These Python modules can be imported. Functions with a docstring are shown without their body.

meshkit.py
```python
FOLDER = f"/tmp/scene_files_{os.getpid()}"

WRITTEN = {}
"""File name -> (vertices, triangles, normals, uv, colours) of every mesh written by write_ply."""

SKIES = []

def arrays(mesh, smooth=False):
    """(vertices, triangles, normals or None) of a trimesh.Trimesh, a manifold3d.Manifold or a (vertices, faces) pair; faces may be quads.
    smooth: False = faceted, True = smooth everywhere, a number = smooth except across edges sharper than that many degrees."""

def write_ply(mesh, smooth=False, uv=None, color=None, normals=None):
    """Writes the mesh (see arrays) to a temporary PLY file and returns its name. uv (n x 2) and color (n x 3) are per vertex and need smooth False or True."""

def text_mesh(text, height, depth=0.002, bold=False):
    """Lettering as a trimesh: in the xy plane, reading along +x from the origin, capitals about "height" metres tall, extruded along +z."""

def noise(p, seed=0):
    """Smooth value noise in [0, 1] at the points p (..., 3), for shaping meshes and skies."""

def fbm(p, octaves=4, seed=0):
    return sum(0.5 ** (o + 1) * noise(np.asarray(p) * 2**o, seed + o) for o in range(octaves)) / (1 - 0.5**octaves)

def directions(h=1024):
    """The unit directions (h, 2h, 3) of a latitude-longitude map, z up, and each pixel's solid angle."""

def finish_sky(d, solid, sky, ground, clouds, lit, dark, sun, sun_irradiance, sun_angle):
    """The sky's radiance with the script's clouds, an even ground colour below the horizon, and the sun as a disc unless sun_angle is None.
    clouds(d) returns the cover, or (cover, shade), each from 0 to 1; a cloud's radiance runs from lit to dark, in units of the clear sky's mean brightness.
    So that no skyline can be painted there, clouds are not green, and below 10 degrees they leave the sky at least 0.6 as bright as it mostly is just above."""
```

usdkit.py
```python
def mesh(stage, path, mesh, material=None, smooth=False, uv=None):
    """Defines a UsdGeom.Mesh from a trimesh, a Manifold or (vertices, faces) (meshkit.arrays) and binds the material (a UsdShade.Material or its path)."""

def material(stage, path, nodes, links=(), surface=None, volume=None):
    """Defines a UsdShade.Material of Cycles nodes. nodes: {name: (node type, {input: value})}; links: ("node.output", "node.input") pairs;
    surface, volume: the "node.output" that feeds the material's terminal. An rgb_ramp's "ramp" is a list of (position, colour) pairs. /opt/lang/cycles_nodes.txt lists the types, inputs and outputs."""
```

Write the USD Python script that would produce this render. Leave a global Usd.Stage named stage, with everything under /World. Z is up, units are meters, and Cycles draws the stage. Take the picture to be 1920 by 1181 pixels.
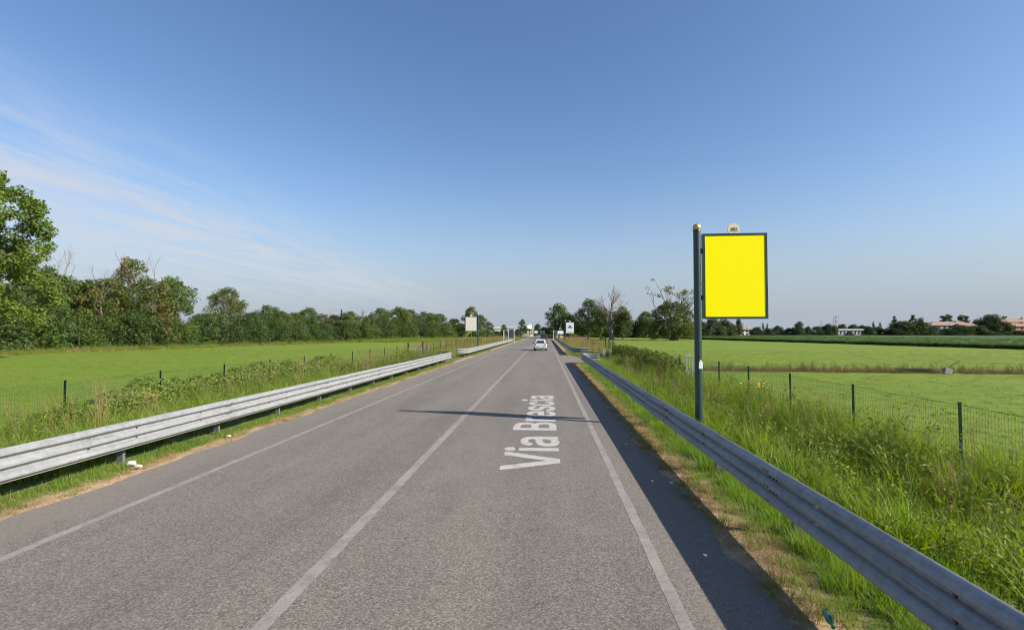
import math
import numpy as np
import trimesh
import manifold3d as m3
from pxr import Usd, UsdGeom, UsdLux, UsdShade, Gf, Sdf, Vt
import usdkit
import meshkit

stage = Usd.Stage.CreateInMemory()
UsdGeom.SetStageUpAxis(stage, UsdGeom.Tokens.z)
UsdGeom.SetStageMetersPerUnit(stage, 1.0)
UsdGeom.Xform.Define(stage, "/World")
UsdGeom.Scope.Define(stage, "/World/Looks")

# ------------------------------------------------------------------ camera, sky, sun, exposure
CAM_H = 2.45
YAW = math.atan(63 / 960)          # turned left of the road's direction
PITCH = math.atan(31.5 / 960)      # slightly up
cam = UsdGeom.Camera.Define(stage, "/World/camera")
F0 = np.array([-math.sin(YAW), math.cos(YAW), 0.0])
R0 = np.array([math.cos(YAW), math.sin(YAW), 0.0])
F1 = F0 * math.cos(PITCH) + np.array([0, 0, math.sin(PITCH)])
U1 = np.cross(R0, F1)
cam.AddTransformOp().Set(Gf.Matrix4d(*R0, 0, *U1, 0, *(-F1), 0, 0, 0, CAM_H, 1))
cam.CreateHorizontalApertureAttr(36.0)
cam.CreateVerticalApertureAttr(36.0 * 629 / 1024)
cam.CreateFocalLengthAttr(18.0)
cam.CreateClippingRangeAttr(Gf.Vec2f(0.05, 20000))
cam.CreateExposureAttr(1.2)

SUN_EL = math.radians(30.8)
SUN_AZ = np.array([0.9655, -0.2607])
SUN_ROT = math.atan2(SUN_AZ[0], SUN_AZ[1])
SUN = np.array([SUN_AZ[0] * math.cos(SUN_EL), SUN_AZ[1] * math.cos(SUN_EL), math.sin(SUN_EL)])

sun = UsdLux.DistantLight.Define(stage, "/World/sun")
sun.CreateIntensityAttr(1.08)
sun.CreateNormalizeAttr(True)
sun.CreateAngleAttr(0.5)
sun.CreateColorAttr(Gf.Vec3f(1.0, 0.93, 0.82))
zax = SUN
xax = np.cross([0, 0, 1.0], zax); xax /= np.linalg.norm(xax)
yax = np.cross(zax, xax)
sun.AddTransformOp().Set(Gf.Matrix4d(*xax, 0, *yax, 0, *zax, 0, 0, 0, 50, 1))

SKY_STRENGTH = 0.07
sky_mat = usdkit.material(stage, "/World/Looks/sky_look", {
    "sky": ("sky_texture", {"sky_type": "single_scattering", "sun_disc": False, "sun_elevation": SUN_EL, "sun_rotation": SUN_ROT,
                            "altitude": 100.0, "air_density": 1.0, "aerosol_density": 0.9, "ozone_density": 2.0}),
    "tc": ("texture_coordinate", {}),
    "sep": ("separate_xyz", {}),
    "zz": ("math", {"math_type": "add", "value2": 0.02}),
    "zc": ("math", {"math_type": "maximum", "value2": 0.03}),
    "u": ("math", {"math_type": "divide"}),
    "v": ("math", {"math_type": "divide"}),
    "uv": ("combine_xyz", {"z": 0.0}),
    "map": ("mapping", {"mapping_type": "point", "scale": (2.4, 0.55, 1.0), "rotation": (0, 0, 0.22)}),
    "n1": ("noise_texture", {"scale": 1.3, "detail": 9.0, "roughness": 0.66, "distortion": 0.5}),
    "map2": ("mapping", {"mapping_type": "point", "scale": (0.5, 0.16, 1.0), "location": (3.1, 1.7, 0)}),
    "n2": ("noise_texture", {"scale": 1.0, "detail": 3.0, "roughness": 0.5}),
    "edge": ("map_range", {"range_type": "smoothstep", "from_min": -1.5, "from_max": -3.1, "to_min": 0.0, "to_max": 1.0, "clamp": True}),
    "lo": ("math", {"math_type": "multiply_add", "value2": 0.9, "value3": -0.45}),
    "sum": ("math", {"math_type": "multiply_add", "value2": 1.8}),
    "cov": ("map_range", {"range_type": "smoothstep", "from_min": 0.50, "from_max": 1.22, "to_min": 0.0, "to_max": 1.0, "clamp": True}),
    "cm": ("math", {"math_type": "multiply"}),
    "amt": ("math", {"math_type": "multiply", "value2": 0.85}),
    "hs": ("hsv", {"hue": 0.505, "saturation": 1.13, "value": 1.05}),
    "hzm": ("math", {"math_type": "maximum", "value2": 0.0}), "hzq": ("math", {"math_type": "multiply"}), "hzf": ("math", {"math_type": "multiply", "value2": -38.0}), "hze": ("math", {"math_type": "exponent"}), "hza": ("math", {"math_type": "multiply", "value2": 0.97}),
    "hz": ("mix_color", {"blend_type": "mix", "b": (2.6, 2.95, 3.5)}),
    "lowf": ("map_range", {"range_type": "smoothstep", "from_min": 0.015, "from_max": 0.13, "to_min": 0.12, "to_max": 1.0, "clamp": True}),
    "am2": ("math", {"math_type": "multiply"}),
    "mix": ("mix_color", {"blend_type": "mix", "b": (3.95, 4.2, 4.7)}),
    "bg": ("background_shader", {"strength": SKY_STRENGTH}),
}, [("tc.generated", "sep.vector"), ("sep.z", "zz.value1"), ("zz.value", "zc.value1"), ("sep.x", "u.value1"), ("zc.value", "u.value2"),
    ("sep.y", "v.value1"), ("zc.value", "v.value2"), ("u.value", "uv.x"), ("v.value", "uv.y"), ("uv.vector", "map.vector"), ("map.vector", "n1.vector"),
    ("uv.vector", "map2.vector"), ("map2.vector", "n2.vector"), ("u.value", "edge.value"),
    ("n2.fac", "lo.value1"), ("n1.fac", "sum.value1"), ("lo.value", "sum.value3"), ("sum.value", "cov.value"),
    ("cov.result", "cm.value1"), ("edge.result", "cm.value2"), ("cm.value", "amt.value1"),
    ("sep.z", "lowf.value"), ("amt.value", "am2.value1"), ("lowf.result", "am2.value2"), ("am2.value", "mix.fac"), ("sky.color", "hs.color"), ("sep.z", "hzm.value1"), ("hzm.value", "hzq.value1"), ("hzm.value", "hzq.value2"), ("hzq.value", "hzf.value1"), ("hzf.value", "hze.value1"), ("hze.value", "hza.value1"), ("hza.value", "hz.fac"), ("hs.color", "hz.a"), ("hz.result", "mix.a"), ("mix.result", "bg.color")], surface="bg.background")
dome = UsdLux.DomeLight.Define(stage, "/World/sky")
dome.CreateIntensityAttr(1.0)
UsdShade.MaterialBindingAPI.Apply(dome.GetPrim()).Bind(sky_mat)
dome.GetPrim().SetCustomDataByKey("kind", "structure")
dome.GetPrim().SetCustomDataByKey("label", "clear blue late-summer sky with thin cirrus on the left")

# ------------------------------------------------------------------ helpers
RNG = np.random.default_rng(7)
names = {}


def numbered(path):
    n = names.get(path, 0)
    names[path] = n + 1
    return path if n == 0 else f"{path}_{n:03d}"


def tag(prim, label=None, cat=None, group=None, kind=None):
    p = prim.GetPrim() if hasattr(prim, "GetPrim") else prim
    for k, v in (("label", label), ("category", cat), ("group", group), ("kind", kind)):
        if v:
            p.SetCustomDataByKey(k, v)
    return p


def thing(name, label, cat, loc=(0, 0, 0), rz=0.0, group=None, scale=None):
    x = UsdGeom.Xform.Define(stage, numbered("/World/" + name))
    x.AddTranslateOp().Set(Gf.Vec3d(*map(float, loc)))
    if rz:
        x.AddRotateZOp().Set(float(math.degrees(rz)))
    if scale is not None:
        x.AddScaleOp().Set(Gf.Vec3f(*map(float, scale)))
    tag(x, label, cat, group)
    return str(x.GetPath())


def obj(name, mesh, mat, parent="/World", smooth=False, kind=None, label=None):
    m = usdkit.mesh(stage, numbered(f"{parent}/{name}"), mesh, mat, smooth=smooth)
    if kind:
        tag(m, kind=kind)
    if label:
        tag(m, label=label)
    return str(m.GetPath())


def instance(proto, name, label, cat, loc, rz=0.0, scale=(1, 1, 1), group=None):
    p = thing(name, label, cat, loc, rz, group, scale)
    prim = stage.GetPrimAtPath(p)
    prim.GetReferences().AddInternalReference(proto)
    prim.SetInstanceable(True)
    return p


def at(px, zc, z=0.0):
    """the point seen in column px, zc metres ahead of the camera, at height z"""
    xc = (px - 960) / 960 * zc
    p = R0 * xc + F0 * zc
    return np.array([p[0], p[1], z])


def hz(py, zc):
    return CAM_H + (622 - py) / 960 * zc


def box(x0, x1, y0, y1, z0, z1):
    b = trimesh.creation.box([x1 - x0, y1 - y0, z1 - z0])
    b.apply_translation([(x0 + x1) / 2, (y0 + y1) / 2, (z0 + z1) / 2])
    return b


def cat(ms):
    return trimesh.util.concatenate(ms)


def tube(points, radii, sides=6, cap=True):
    p = np.asarray(points, float)
    r = np.broadcast_to(np.asarray(radii, float), (len(p),))
    t = np.gradient(p, axis=0)
    t /= np.linalg.norm(t, axis=1, keepdims=True) + 1e-12
    a = np.cross(t, np.where(np.abs(t[:, 2:]) < 0.9, [0, 0, 1.0], [1.0, 0, 0]))
    for i in range(1, len(a)):
        if a[i] @ a[i - 1] < 0:
            a[i] = -a[i]
    a /= np.linalg.norm(a, axis=1, keepdims=True) + 1e-12
    b = np.cross(t, a)
    ang = np.arange(sides) * 2 * np.pi / sides
    v = p[:, None] + r[:, None, None] * (np.cos(ang)[None, :, None] * a[:, None] + np.sin(ang)[None, :, None] * b[:, None])
    i, j = np.meshgrid(np.arange(len(p) - 1), np.arange(sides), indexing="ij")
    q = np.stack([i * sides + j, (i) * sides + (j + 1) % sides, (i + 1) * sides + (j + 1) % sides, (i + 1) * sides + j], -1).reshape(-1, 4)
    f = np.vstack([q[:, [0, 1, 2]], q[:, [0, 2, 3]]])
    v = v.reshape(-1, 3)
    if cap:
        n = len(v)
        v = np.vstack([v, p[-1:], p[:1]])
        e = (len(p) - 1) * sides
        f = np.vstack([f, [[e + k, e + (k + 1) % sides, n] for k in range(sides)], [[(k + 1) % sides, k, n + 1] for k in range(sides)]])
    return trimesh.Trimesh(v, f, process=False)


def rod(a, b, r, sides=6):
    return tube([a, b], [r, r], sides)


def rhull(points, r, n=12):
    s = m3.Manifold.sphere(r, n)
    return m3.Manifold.batch_hull([s.translate(tuple(map(float, p))) for p in points])


def tmesh(man):
    m = man.to_mesh()
    return trimesh.Trimesh(np.array(m.vert_properties[:, :3]), np.array(m.tri_verts), process=False)


# ------------------------------------------------------------------ materials
L = "/World/Looks/"


def plain(name, color, rough=0.6, metal=0.0, var=0.12, scale=6.0, bump=0.0, spec=0.5, coat=0.0):
    c = np.array(color, float)
    nodes = {"g": ("geometry", {}), "n": ("noise_texture", {"scale": scale, "detail": 5.0, "roughness": 0.65}),
             "r": ("rgb_ramp", {"ramp": [(0.25, tuple(c * (1 - var))), (0.75, tuple(np.minimum(c * (1 + var), 1)))]}),
             "p": ("principled_bsdf", {"roughness": rough, "metallic": metal, "specular_ior_level": spec, "coat_weight": coat})}
    links = [("g.position", "n.vector"), ("n.fac", "r.fac"), ("r.color", "p.base_color")]
    if bump:
        nodes["b"] = ("bump", {"strength": bump, "distance": 0.02})
        links += [("n.fac", "b.height"), ("b.normal", "p.normal")]
    return usdkit.material(stage, L + name, nodes, links, surface="p.BSDF")


def leaf_look(name, stops, scale=0.35, island=0.35, trans=0.3, rough=0.6, fine=None):
    """foliage: colour varies from place to place and from leaf to leaf"""
    stops = [(p, tuple(c)) for p, c in stops]
    nodes = {"g": ("geometry", {}), "n": ("noise_texture", {"scale": scale, "detail": 3.0, "roughness": 0.6}),
             "mx": ("math", {"math_type": "multiply_add", "value2": island, "value3": -island / 2}),
             "ad": ("math", {"math_type": "add"}),
             "r": ("rgb_ramp", {"ramp": stops}),
             "p": ("principled_bsdf", {"roughness": rough, "specular_ior_level": 0.25}),
             "h": ("hsv", {"hue": 0.485, "saturation": 1.15, "value": 1.25}),
             "t": ("translucent_bsdf", {}), "m": ("mix_closure", {"fac": trans})}
    links = [("g.position", "n.vector"), ("g.random_per_island", "mx.value1"), ("n.fac", "ad.value1"), ("mx.value", "ad.value2"),
             ("ad.value", "r.fac"), ("r.color", "p.base_color"), ("r.color", "h.color"), ("h.color", "t.color"),
             ("p.BSDF", "m.closure1"), ("t.BSDF", "m.closure2")]
    return usdkit.material(stage, L + name, nodes, links, surface="m.closure")


M = {}
M["leaf_green"] = leaf_look("leaf_green", [(0.25, (0.057, 0.097, 0.019)), (0.5, (0.098, 0.152, 0.026)), (0.75, (0.234, 0.218, 0.035))])
M["leaf_dark"] = leaf_look("leaf_dark", [(0.25, (0.041, 0.075, 0.019)), (0.5, (0.075, 0.116, 0.024)), (0.78, (0.177, 0.176, 0.033))])
M["leaf_bright"] = leaf_look("leaf_bright", [(0.25, (0.100, 0.153, 0.024)), (0.5, (0.192, 0.254, 0.040)), (0.78, (0.314, 0.342, 0.067))], scale=0.5, island=0.5)
M["leaf_olive"] = leaf_look("leaf_olive", [(0.25, (0.086, 0.115, 0.031)), (0.5, (0.144, 0.165, 0.049)), (0.78, (0.215, 0.194, 0.065))])
M["leaf_rust"] = leaf_look("leaf_rust", [(0.20, (0.075, 0.110, 0.024)), (0.36, (0.150, 0.135, 0.040)), (0.50, (0.290, 0.155, 0.065)), (0.62, (0.170, 0.150, 0.046)), (0.8, (0.380, 0.190, 0.090))], scale=0.38, island=0.55)
M["leaf_far"] = leaf_look("leaf_far", [(0.25, (0.036, 0.062, 0.022)), (0.5, (0.058, 0.092, 0.026)), (0.78, (0.096, 0.125, 0.036))], scale=0.15)
M["leaf_hedge"] = leaf_look("leaf_hedge", [(0.25, (0.109, 0.153, 0.028)), (0.45, (0.218, 0.243, 0.046)), (0.62, (0.376, 0.307, 0.064)), (0.82, (0.476, 0.252, 0.091))], scale=1.3, island=0.55)
M["bark"] = plain("bark", (0.115, 0.092, 0.070), 0.9, var=0.4, scale=3.0, bump=0.6)
M["bark_pale"] = plain("bark_pale", (0.150, 0.120, 0.090), 0.9, var=0.35, scale=2.0, bump=0.6)
M["grass"] = leaf_look("grass_blade", [(0.25, (0.158, 0.230, 0.029)), (0.5, (0.266, 0.323, 0.048)), (0.78, (0.410, 0.402, 0.090))], scale=0.7, island=0.5, trans=0.45)
M["grass_vivid"] = leaf_look("grass_vivid", [(0.25, (0.106, 0.207, 0.022)), (0.5, (0.168, 0.286, 0.038)), (0.78, (0.258, 0.347, 0.063))], scale=0.9, island=0.4, trans=0.45)
M["grass_field"] = leaf_look("grass_field", [(0.25, (0.097, 0.162, 0.015)), (0.5, (0.132, 0.200, 0.019)), (0.78, (0.177, 0.232, 0.028))], scale=0.25, island=0.35, trans=0.35)
M["grass_pale"] = leaf_look("grass_pale", [(0.25, (0.17, 0.25, 0.040)), (0.5, (0.26, 0.33, 0.070)), (0.78, (0.40, 0.42, 0.14))], scale=0.9, island=0.5, trans=0.4)
M["straw"] = leaf_look("straw", [(0.25, (0.270, 0.196, 0.088)), (0.5, (0.419, 0.304, 0.149)), (0.78, (0.567, 0.446, 0.243))], scale=2.0, island=0.7, trans=0.2)
M["seed"] = leaf_look("seed_head", [(0.25, (0.247, 0.163, 0.085)), (0.5, (0.351, 0.227, 0.124)), (0.78, (0.468, 0.332, 0.182))], scale=2.0, island=0.6, trans=0.25)
M["brown_grass"] = leaf_look("brown_grass", [(0.25, (0.16, 0.095, 0.050)), (0.5, (0.24, 0.145, 0.080)), (0.78, (0.33, 0.22, 0.120))], scale=1.0, island=0.5, trans=0.2)
M["weed"] = leaf_look("weed_leaf", [(0.25, (0.140, 0.203, 0.035)), (0.5, (0.250, 0.296, 0.053)), (0.78, (0.421, 0.390, 0.090))], scale=1.1, island=0.5, trans=0.42)
M["flower"] = plain("flower_yellow", (0.75, 0.50, 0.03), 0.6)
M["crop"] = leaf_look("crop_leaf", [(0.25, (0.064, 0.113, 0.021)), (0.5, (0.090, 0.144, 0.026)), (0.78, (0.118, 0.170, 0.032))], scale=0.3, island=0.4)

# galvanised steel: blotchy zinc, streaks of dirt
M["zinc"] = usdkit.material(stage, L + "galvanised_steel", {
    "g": ("geometry", {}),
    "n1": ("noise_texture", {"scale": 9.0, "detail": 6.0, "roughness": 0.7}),
    "mp": ("mapping", {"mapping_type": "point", "scale": (6.0, 0.8, 22.0)}),
    "n2": ("noise_texture", {"scale": 1.0, "detail": 5.0, "roughness": 0.7}),
    "mx": ("mix_float", {"fac": 0.5}),
    "r": ("rgb_ramp", {"ramp": [(0.30, (0.125, 0.128, 0.128)), (0.5, (0.228, 0.236, 0.242)), (0.72, (0.315, 0.326, 0.335))]}),
    "rr": ("map_range", {"from_min": 0.2, "from_max": 0.8, "to_min": 0.7, "to_max": 0.5}),
    "b": ("bump", {"strength": 0.12, "distance": 0.004}),
    "p": ("principled_bsdf", {"metallic": 0.12, "specular_ior_level": 0.25}),
}, [("g.position", "n1.vector"), ("g.position", "mp.vector"), ("mp.vector", "n2.vector"), ("n1.fac", "mx.a"), ("n2.fac", "mx.b"),
    ("mx.result", "r.fac"), ("r.color", "p.base_color"), ("mx.result", "rr.value"), ("rr.result", "p.roughness"), ("n1.fac", "b.height"), ("b.normal", "p.normal")], surface="p.BSDF")
M["zinc_dull"] = plain("weathered_post_steel", (0.13, 0.13, 0.125), 0.7, metal=0.3, var=0.3, scale=12)
M["bolt"] = plain("bolt_steel", (0.12, 0.095, 0.075), 0.6, metal=0.5, var=0.4, scale=40)
M["rust"] = plain("rusty_steel", (0.16, 0.075, 0.035), 0.8, var=0.4, scale=40)
M["green_paint"] = plain("dark_green_paint", (0.015, 0.036, 0.035), 0.38, var=0.25, scale=5)
M["green_post"] = plain("green_plastic_post", (0.004, 0.024, 0.016), 0.7, var=0.25, scale=8, spec=0.12)
M["green_wire"] = plain("green_wire", (0.014, 0.055, 0.036), 0.5)
M["yellow"] = plain("yellow_poster", (1.0, 0.86, 0.0), 0.7, var=0.012, scale=1.5, spec=0.1)
M["brass"] = plain("brass_ball", (0.52, 0.36, 0.17), 0.45, metal=0.75, var=0.2, scale=20)
M["cream"] = plain("cream_plaque", (0.66, 0.58, 0.42), 0.6)
M["poster_cream"] = plain("cream_poster", (0.62, 0.59, 0.52), 0.6, var=0.04)
M["poster_white"] = plain("white_poster", (0.78, 0.80, 0.82), 0.6, var=0.03)
M["ink"] = plain("dark_ink", (0.03, 0.035, 0.05), 0.6)
M["grey_metal"] = plain("grey_metal", (0.34, 0.36, 0.38), 0.5, metal=0.4)
M["pale_metal"] = plain("pale_metal", (0.55, 0.57, 0.58), 0.45, metal=0.3)
M["panel_back"] = plain("dark_sign_back", (0.045, 0.055, 0.085), 0.5)
M["white"] = plain("white_plastic", (0.80, 0.80, 0.78), 0.5, var=0.06, scale=30)
M["paper"] = plain("white_paper", (0.52, 0.52, 0.52), 0.8, var=0.05, scale=30)
M["carwhite"] = plain("white_car_paint", (0.40, 0.41, 0.43), 0.3, var=0.02, coat=0.6)
M["cardark"] = plain("dark_car_paint", (0.030, 0.028, 0.026), 0.35, var=0.1, coat=0.4)
M["carblue"] = plain("blue_lorry_paint", (0.06, 0.075, 0.13), 0.4, var=0.1)
M["cargrey"] = plain("silver_car_paint", (0.38, 0.40, 0.43), 0.35, coat=0.5)
M["glass"] = plain("dark_car_glass", (0.015, 0.022, 0.024), 0.08, var=0.1, spec=0.7)
M["tyre"] = plain("tyre_rubber", (0.018, 0.018, 0.018), 0.8)
M["red_lens"] = plain("red_lens", (0.36, 0.03, 0.03), 0.2)
M["trim"] = plain("black_trim", (0.03, 0.03, 0.032), 0.6)
M["wood"] = plain("weathered_wood", (0.060, 0.052, 0.045), 0.85, var=0.4, scale=8, bump=0.5)
M["concrete"] = plain("pale_concrete", (0.28, 0.26, 0.23), 0.85, var=0.2, scale=4)
M["wall_white"] = plain("wall_white", (0.66, 0.64, 0.60), 0.9, var=0.08, scale=0.6)
M["wall_cream"] = plain("wall_cream", (0.62, 0.54, 0.40), 0.9, var=0.1, scale=0.6)
M["wall_grey"] = plain("wall_grey", (0.36, 0.37, 0.39), 0.9, var=0.1, scale=0.6)
M["wall_orange"] = plain("wall_orange", (0.36, 0.17, 0.095), 0.9, var=0.12, scale=0.6)
M["roof_tile"] = plain("terracotta_roof", (0.235, 0.150, 0.105), 0.9, var=0.25, scale=1.5)
M["roof_white"] = plain("pale_roof", (0.58, 0.57, 0.55), 0.7, var=0.06, scale=0.6)
M["window"] = plain("far_window", (0.05, 0.06, 0.075), 0.15, var=0.2)
M["shutter"] = plain("brown_shutter", (0.09, 0.06, 0.045), 0.7)
M["bottle_glass"] = usdkit.material(stage, L + "green_bottle_glass", {"p": ("principled_bsdf", {"base_color": (0.02, 0.34, 0.10), "roughness": 0.06, "transmission_weight": 0.55, "ior": 1.5})}, [], surface="p.BSDF")
M["soil"] = plain("dry_soil", (0.20, 0.125, 0.075), 0.95, var=0.35, scale=3, bump=0.8)

# asphalt: stone chips, pale dusty edges, wheel tracks
M["asphalt"] = usdkit.material(stage, L + "asphalt", {
    "g": ("geometry", {}), "s": ("separate_xyz", {}),
    "v": ("voronoi_texture", {"scale": 70.0, "feature": "f1"}),
    "vc": ("separate_color", {}),
    "n1": ("noise_texture", {"scale": 30.0, "detail": 4.0, "roughness": 0.75}),
    "mpl": ("mapping", {"mapping_type": "point", "scale": (0.55, 0.05, 1.0)}),
    "n2": ("noise_texture", {"scale": 1.6, "detail": 4.0, "roughness": 0.6}),
    "n3": ("noise_texture", {"scale": 0.9, "detail": 5.0, "roughness": 0.65}),
    "mx": ("mix_float", {"fac": 0.5}),
    "r": ("rgb_ramp", {"ramp": [(0.20, (0.074, 0.066, 0.055)), (0.42, (0.122, 0.109, 0.093)), (0.58, (0.150, 0.135, 0.116)), (0.82, (0.245, 0.222, 0.194))]}),
    "w": ("rgb_ramp", {"ramp": [(0.28, (0.78, 0.78, 0.79)), (0.5, (0.97, 0.965, 0.96)), (0.72, (1.12, 1.10, 1.07))]}),
    "w3": ("rgb_ramp", {"ramp": [(0.3, (0.93, 0.93, 0.93)), (0.7, (1.06, 1.06, 1.06))]}),
    "m1": ("mix_color", {"blend_type": "multiply", "fac": 1.0}),
    "m2": ("mix_color", {"blend_type": "multiply", "fac": 1.0}),
    "ax": ("math", {"math_type": "add", "value2": 2.36}),
    "ab": ("math", {"math_type": "absolute"}),
    "nz": ("math", {"math_type": "multiply_add", "value2": 0.5}),
    "ed": ("map_range", {"range_type": "smoothstep", "from_min": 3.6, "from_max": 4.5, "to_min": 0.0, "to_max": 0.55, "clamp": True}),
    "md": ("mix_color", {"blend_type": "mix", "b": (0.170, 0.150, 0.130)}),
    "n4": ("noise_texture", {"scale": 4.5, "detail": 3.0, "roughness": 0.6}),
    "st": ("rgb_ramp", {"ramp": [(0.60, (1.0, 1.0, 1.0)), (0.72, (0.80, 0.80, 0.80))]}),
    "m3": ("mix_color", {"blend_type": "multiply", "fac": 1.0}),
    "hb": ("math", {"math_type": "add"}),
    "b": ("bump", {"strength": 0.4, "distance": 0.005}),
    "p": ("principled_bsdf", {"roughness": 0.85, "specular_ior_level": 0.35}),
}, [("g.position", "v.vector"), ("v.color", "vc.color"), ("g.position", "n1.vector"), ("g.position", "mpl.vector"), ("mpl.vector", "n2.vector"), ("g.position", "n3.vector"),
    ("vc.r", "mx.a"), ("n1.fac", "mx.b"), ("mx.result", "r.fac"), ("n2.fac", "w.fac"), ("n3.fac", "w3.fac"),
    ("r.color", "m1.a"), ("w.color", "m1.b"), ("m1.result", "m2.a"), ("w3.color", "m2.b"),
    ("g.position", "s.vector"), ("s.x", "ax.value1"), ("ax.value", "ab.value1"), ("n3.fac", "nz.value1"), ("ab.value", "nz.value3"), ("nz.value", "ed.value"),
    ("ed.result", "md.fac"), ("m2.result", "md.a"), ("g.position", "n4.vector"), ("n4.fac", "st.fac"), ("md.result", "m3.a"), ("st.color", "m3.b"), ("m3.result", "p.base_color"),
    ("vc.r", "hb.value1"), ("n1.fac", "hb.value2"), ("hb.value", "b.height"), ("b.normal", "p.normal")], surface="p.BSDF")


def road_paint(name, color, wear_lo, wear_hi):
    return usdkit.material(stage, L + name, {
        "g": ("geometry", {}), "n": ("noise_texture", {"scale": 55.0, "detail": 5.0, "roughness": 0.8}),
        "n2": ("noise_texture", {"scale": 3.1, "detail": 5.0, "roughness": 0.7}),
        "mx": ("mix_float", {"fac": 0.42}),
        "w": ("map_range", {"range_type": "smoothstep", "from_min": wear_lo, "from_max": wear_hi, "to_min": 0.0, "to_max": 1.0, "clamp": True}),
        "c": ("mix_color", {"blend_type": "mix", "a": (0.13, 0.12, 0.11), "b": color}),
        "b": ("bump", {"strength": 0.4, "distance": 0.004}),
        "p": ("principled_bsdf", {"roughness": 0.75, "specular_ior_level": 0.3})},
        [("g.position", "n.vector"), ("g.position", "n2.vector"), ("n.fac", "mx.a"), ("n2.fac", "mx.b"), ("mx.result", "w.value"), ("w.result", "c.fac"), ("c.result", "p.base_color"),
         ("n.fac", "b.height"), ("b.normal", "p.normal")], surface="p.BSDF")


M["line_paint"] = road_paint("worn_line_paint", (0.255, 0.235, 0.205), 0.34, 0.60)
M["letter_paint"] = road_paint("letter_paint", (0.37, 0.36, 0.34), 0.29, 0.52)

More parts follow.
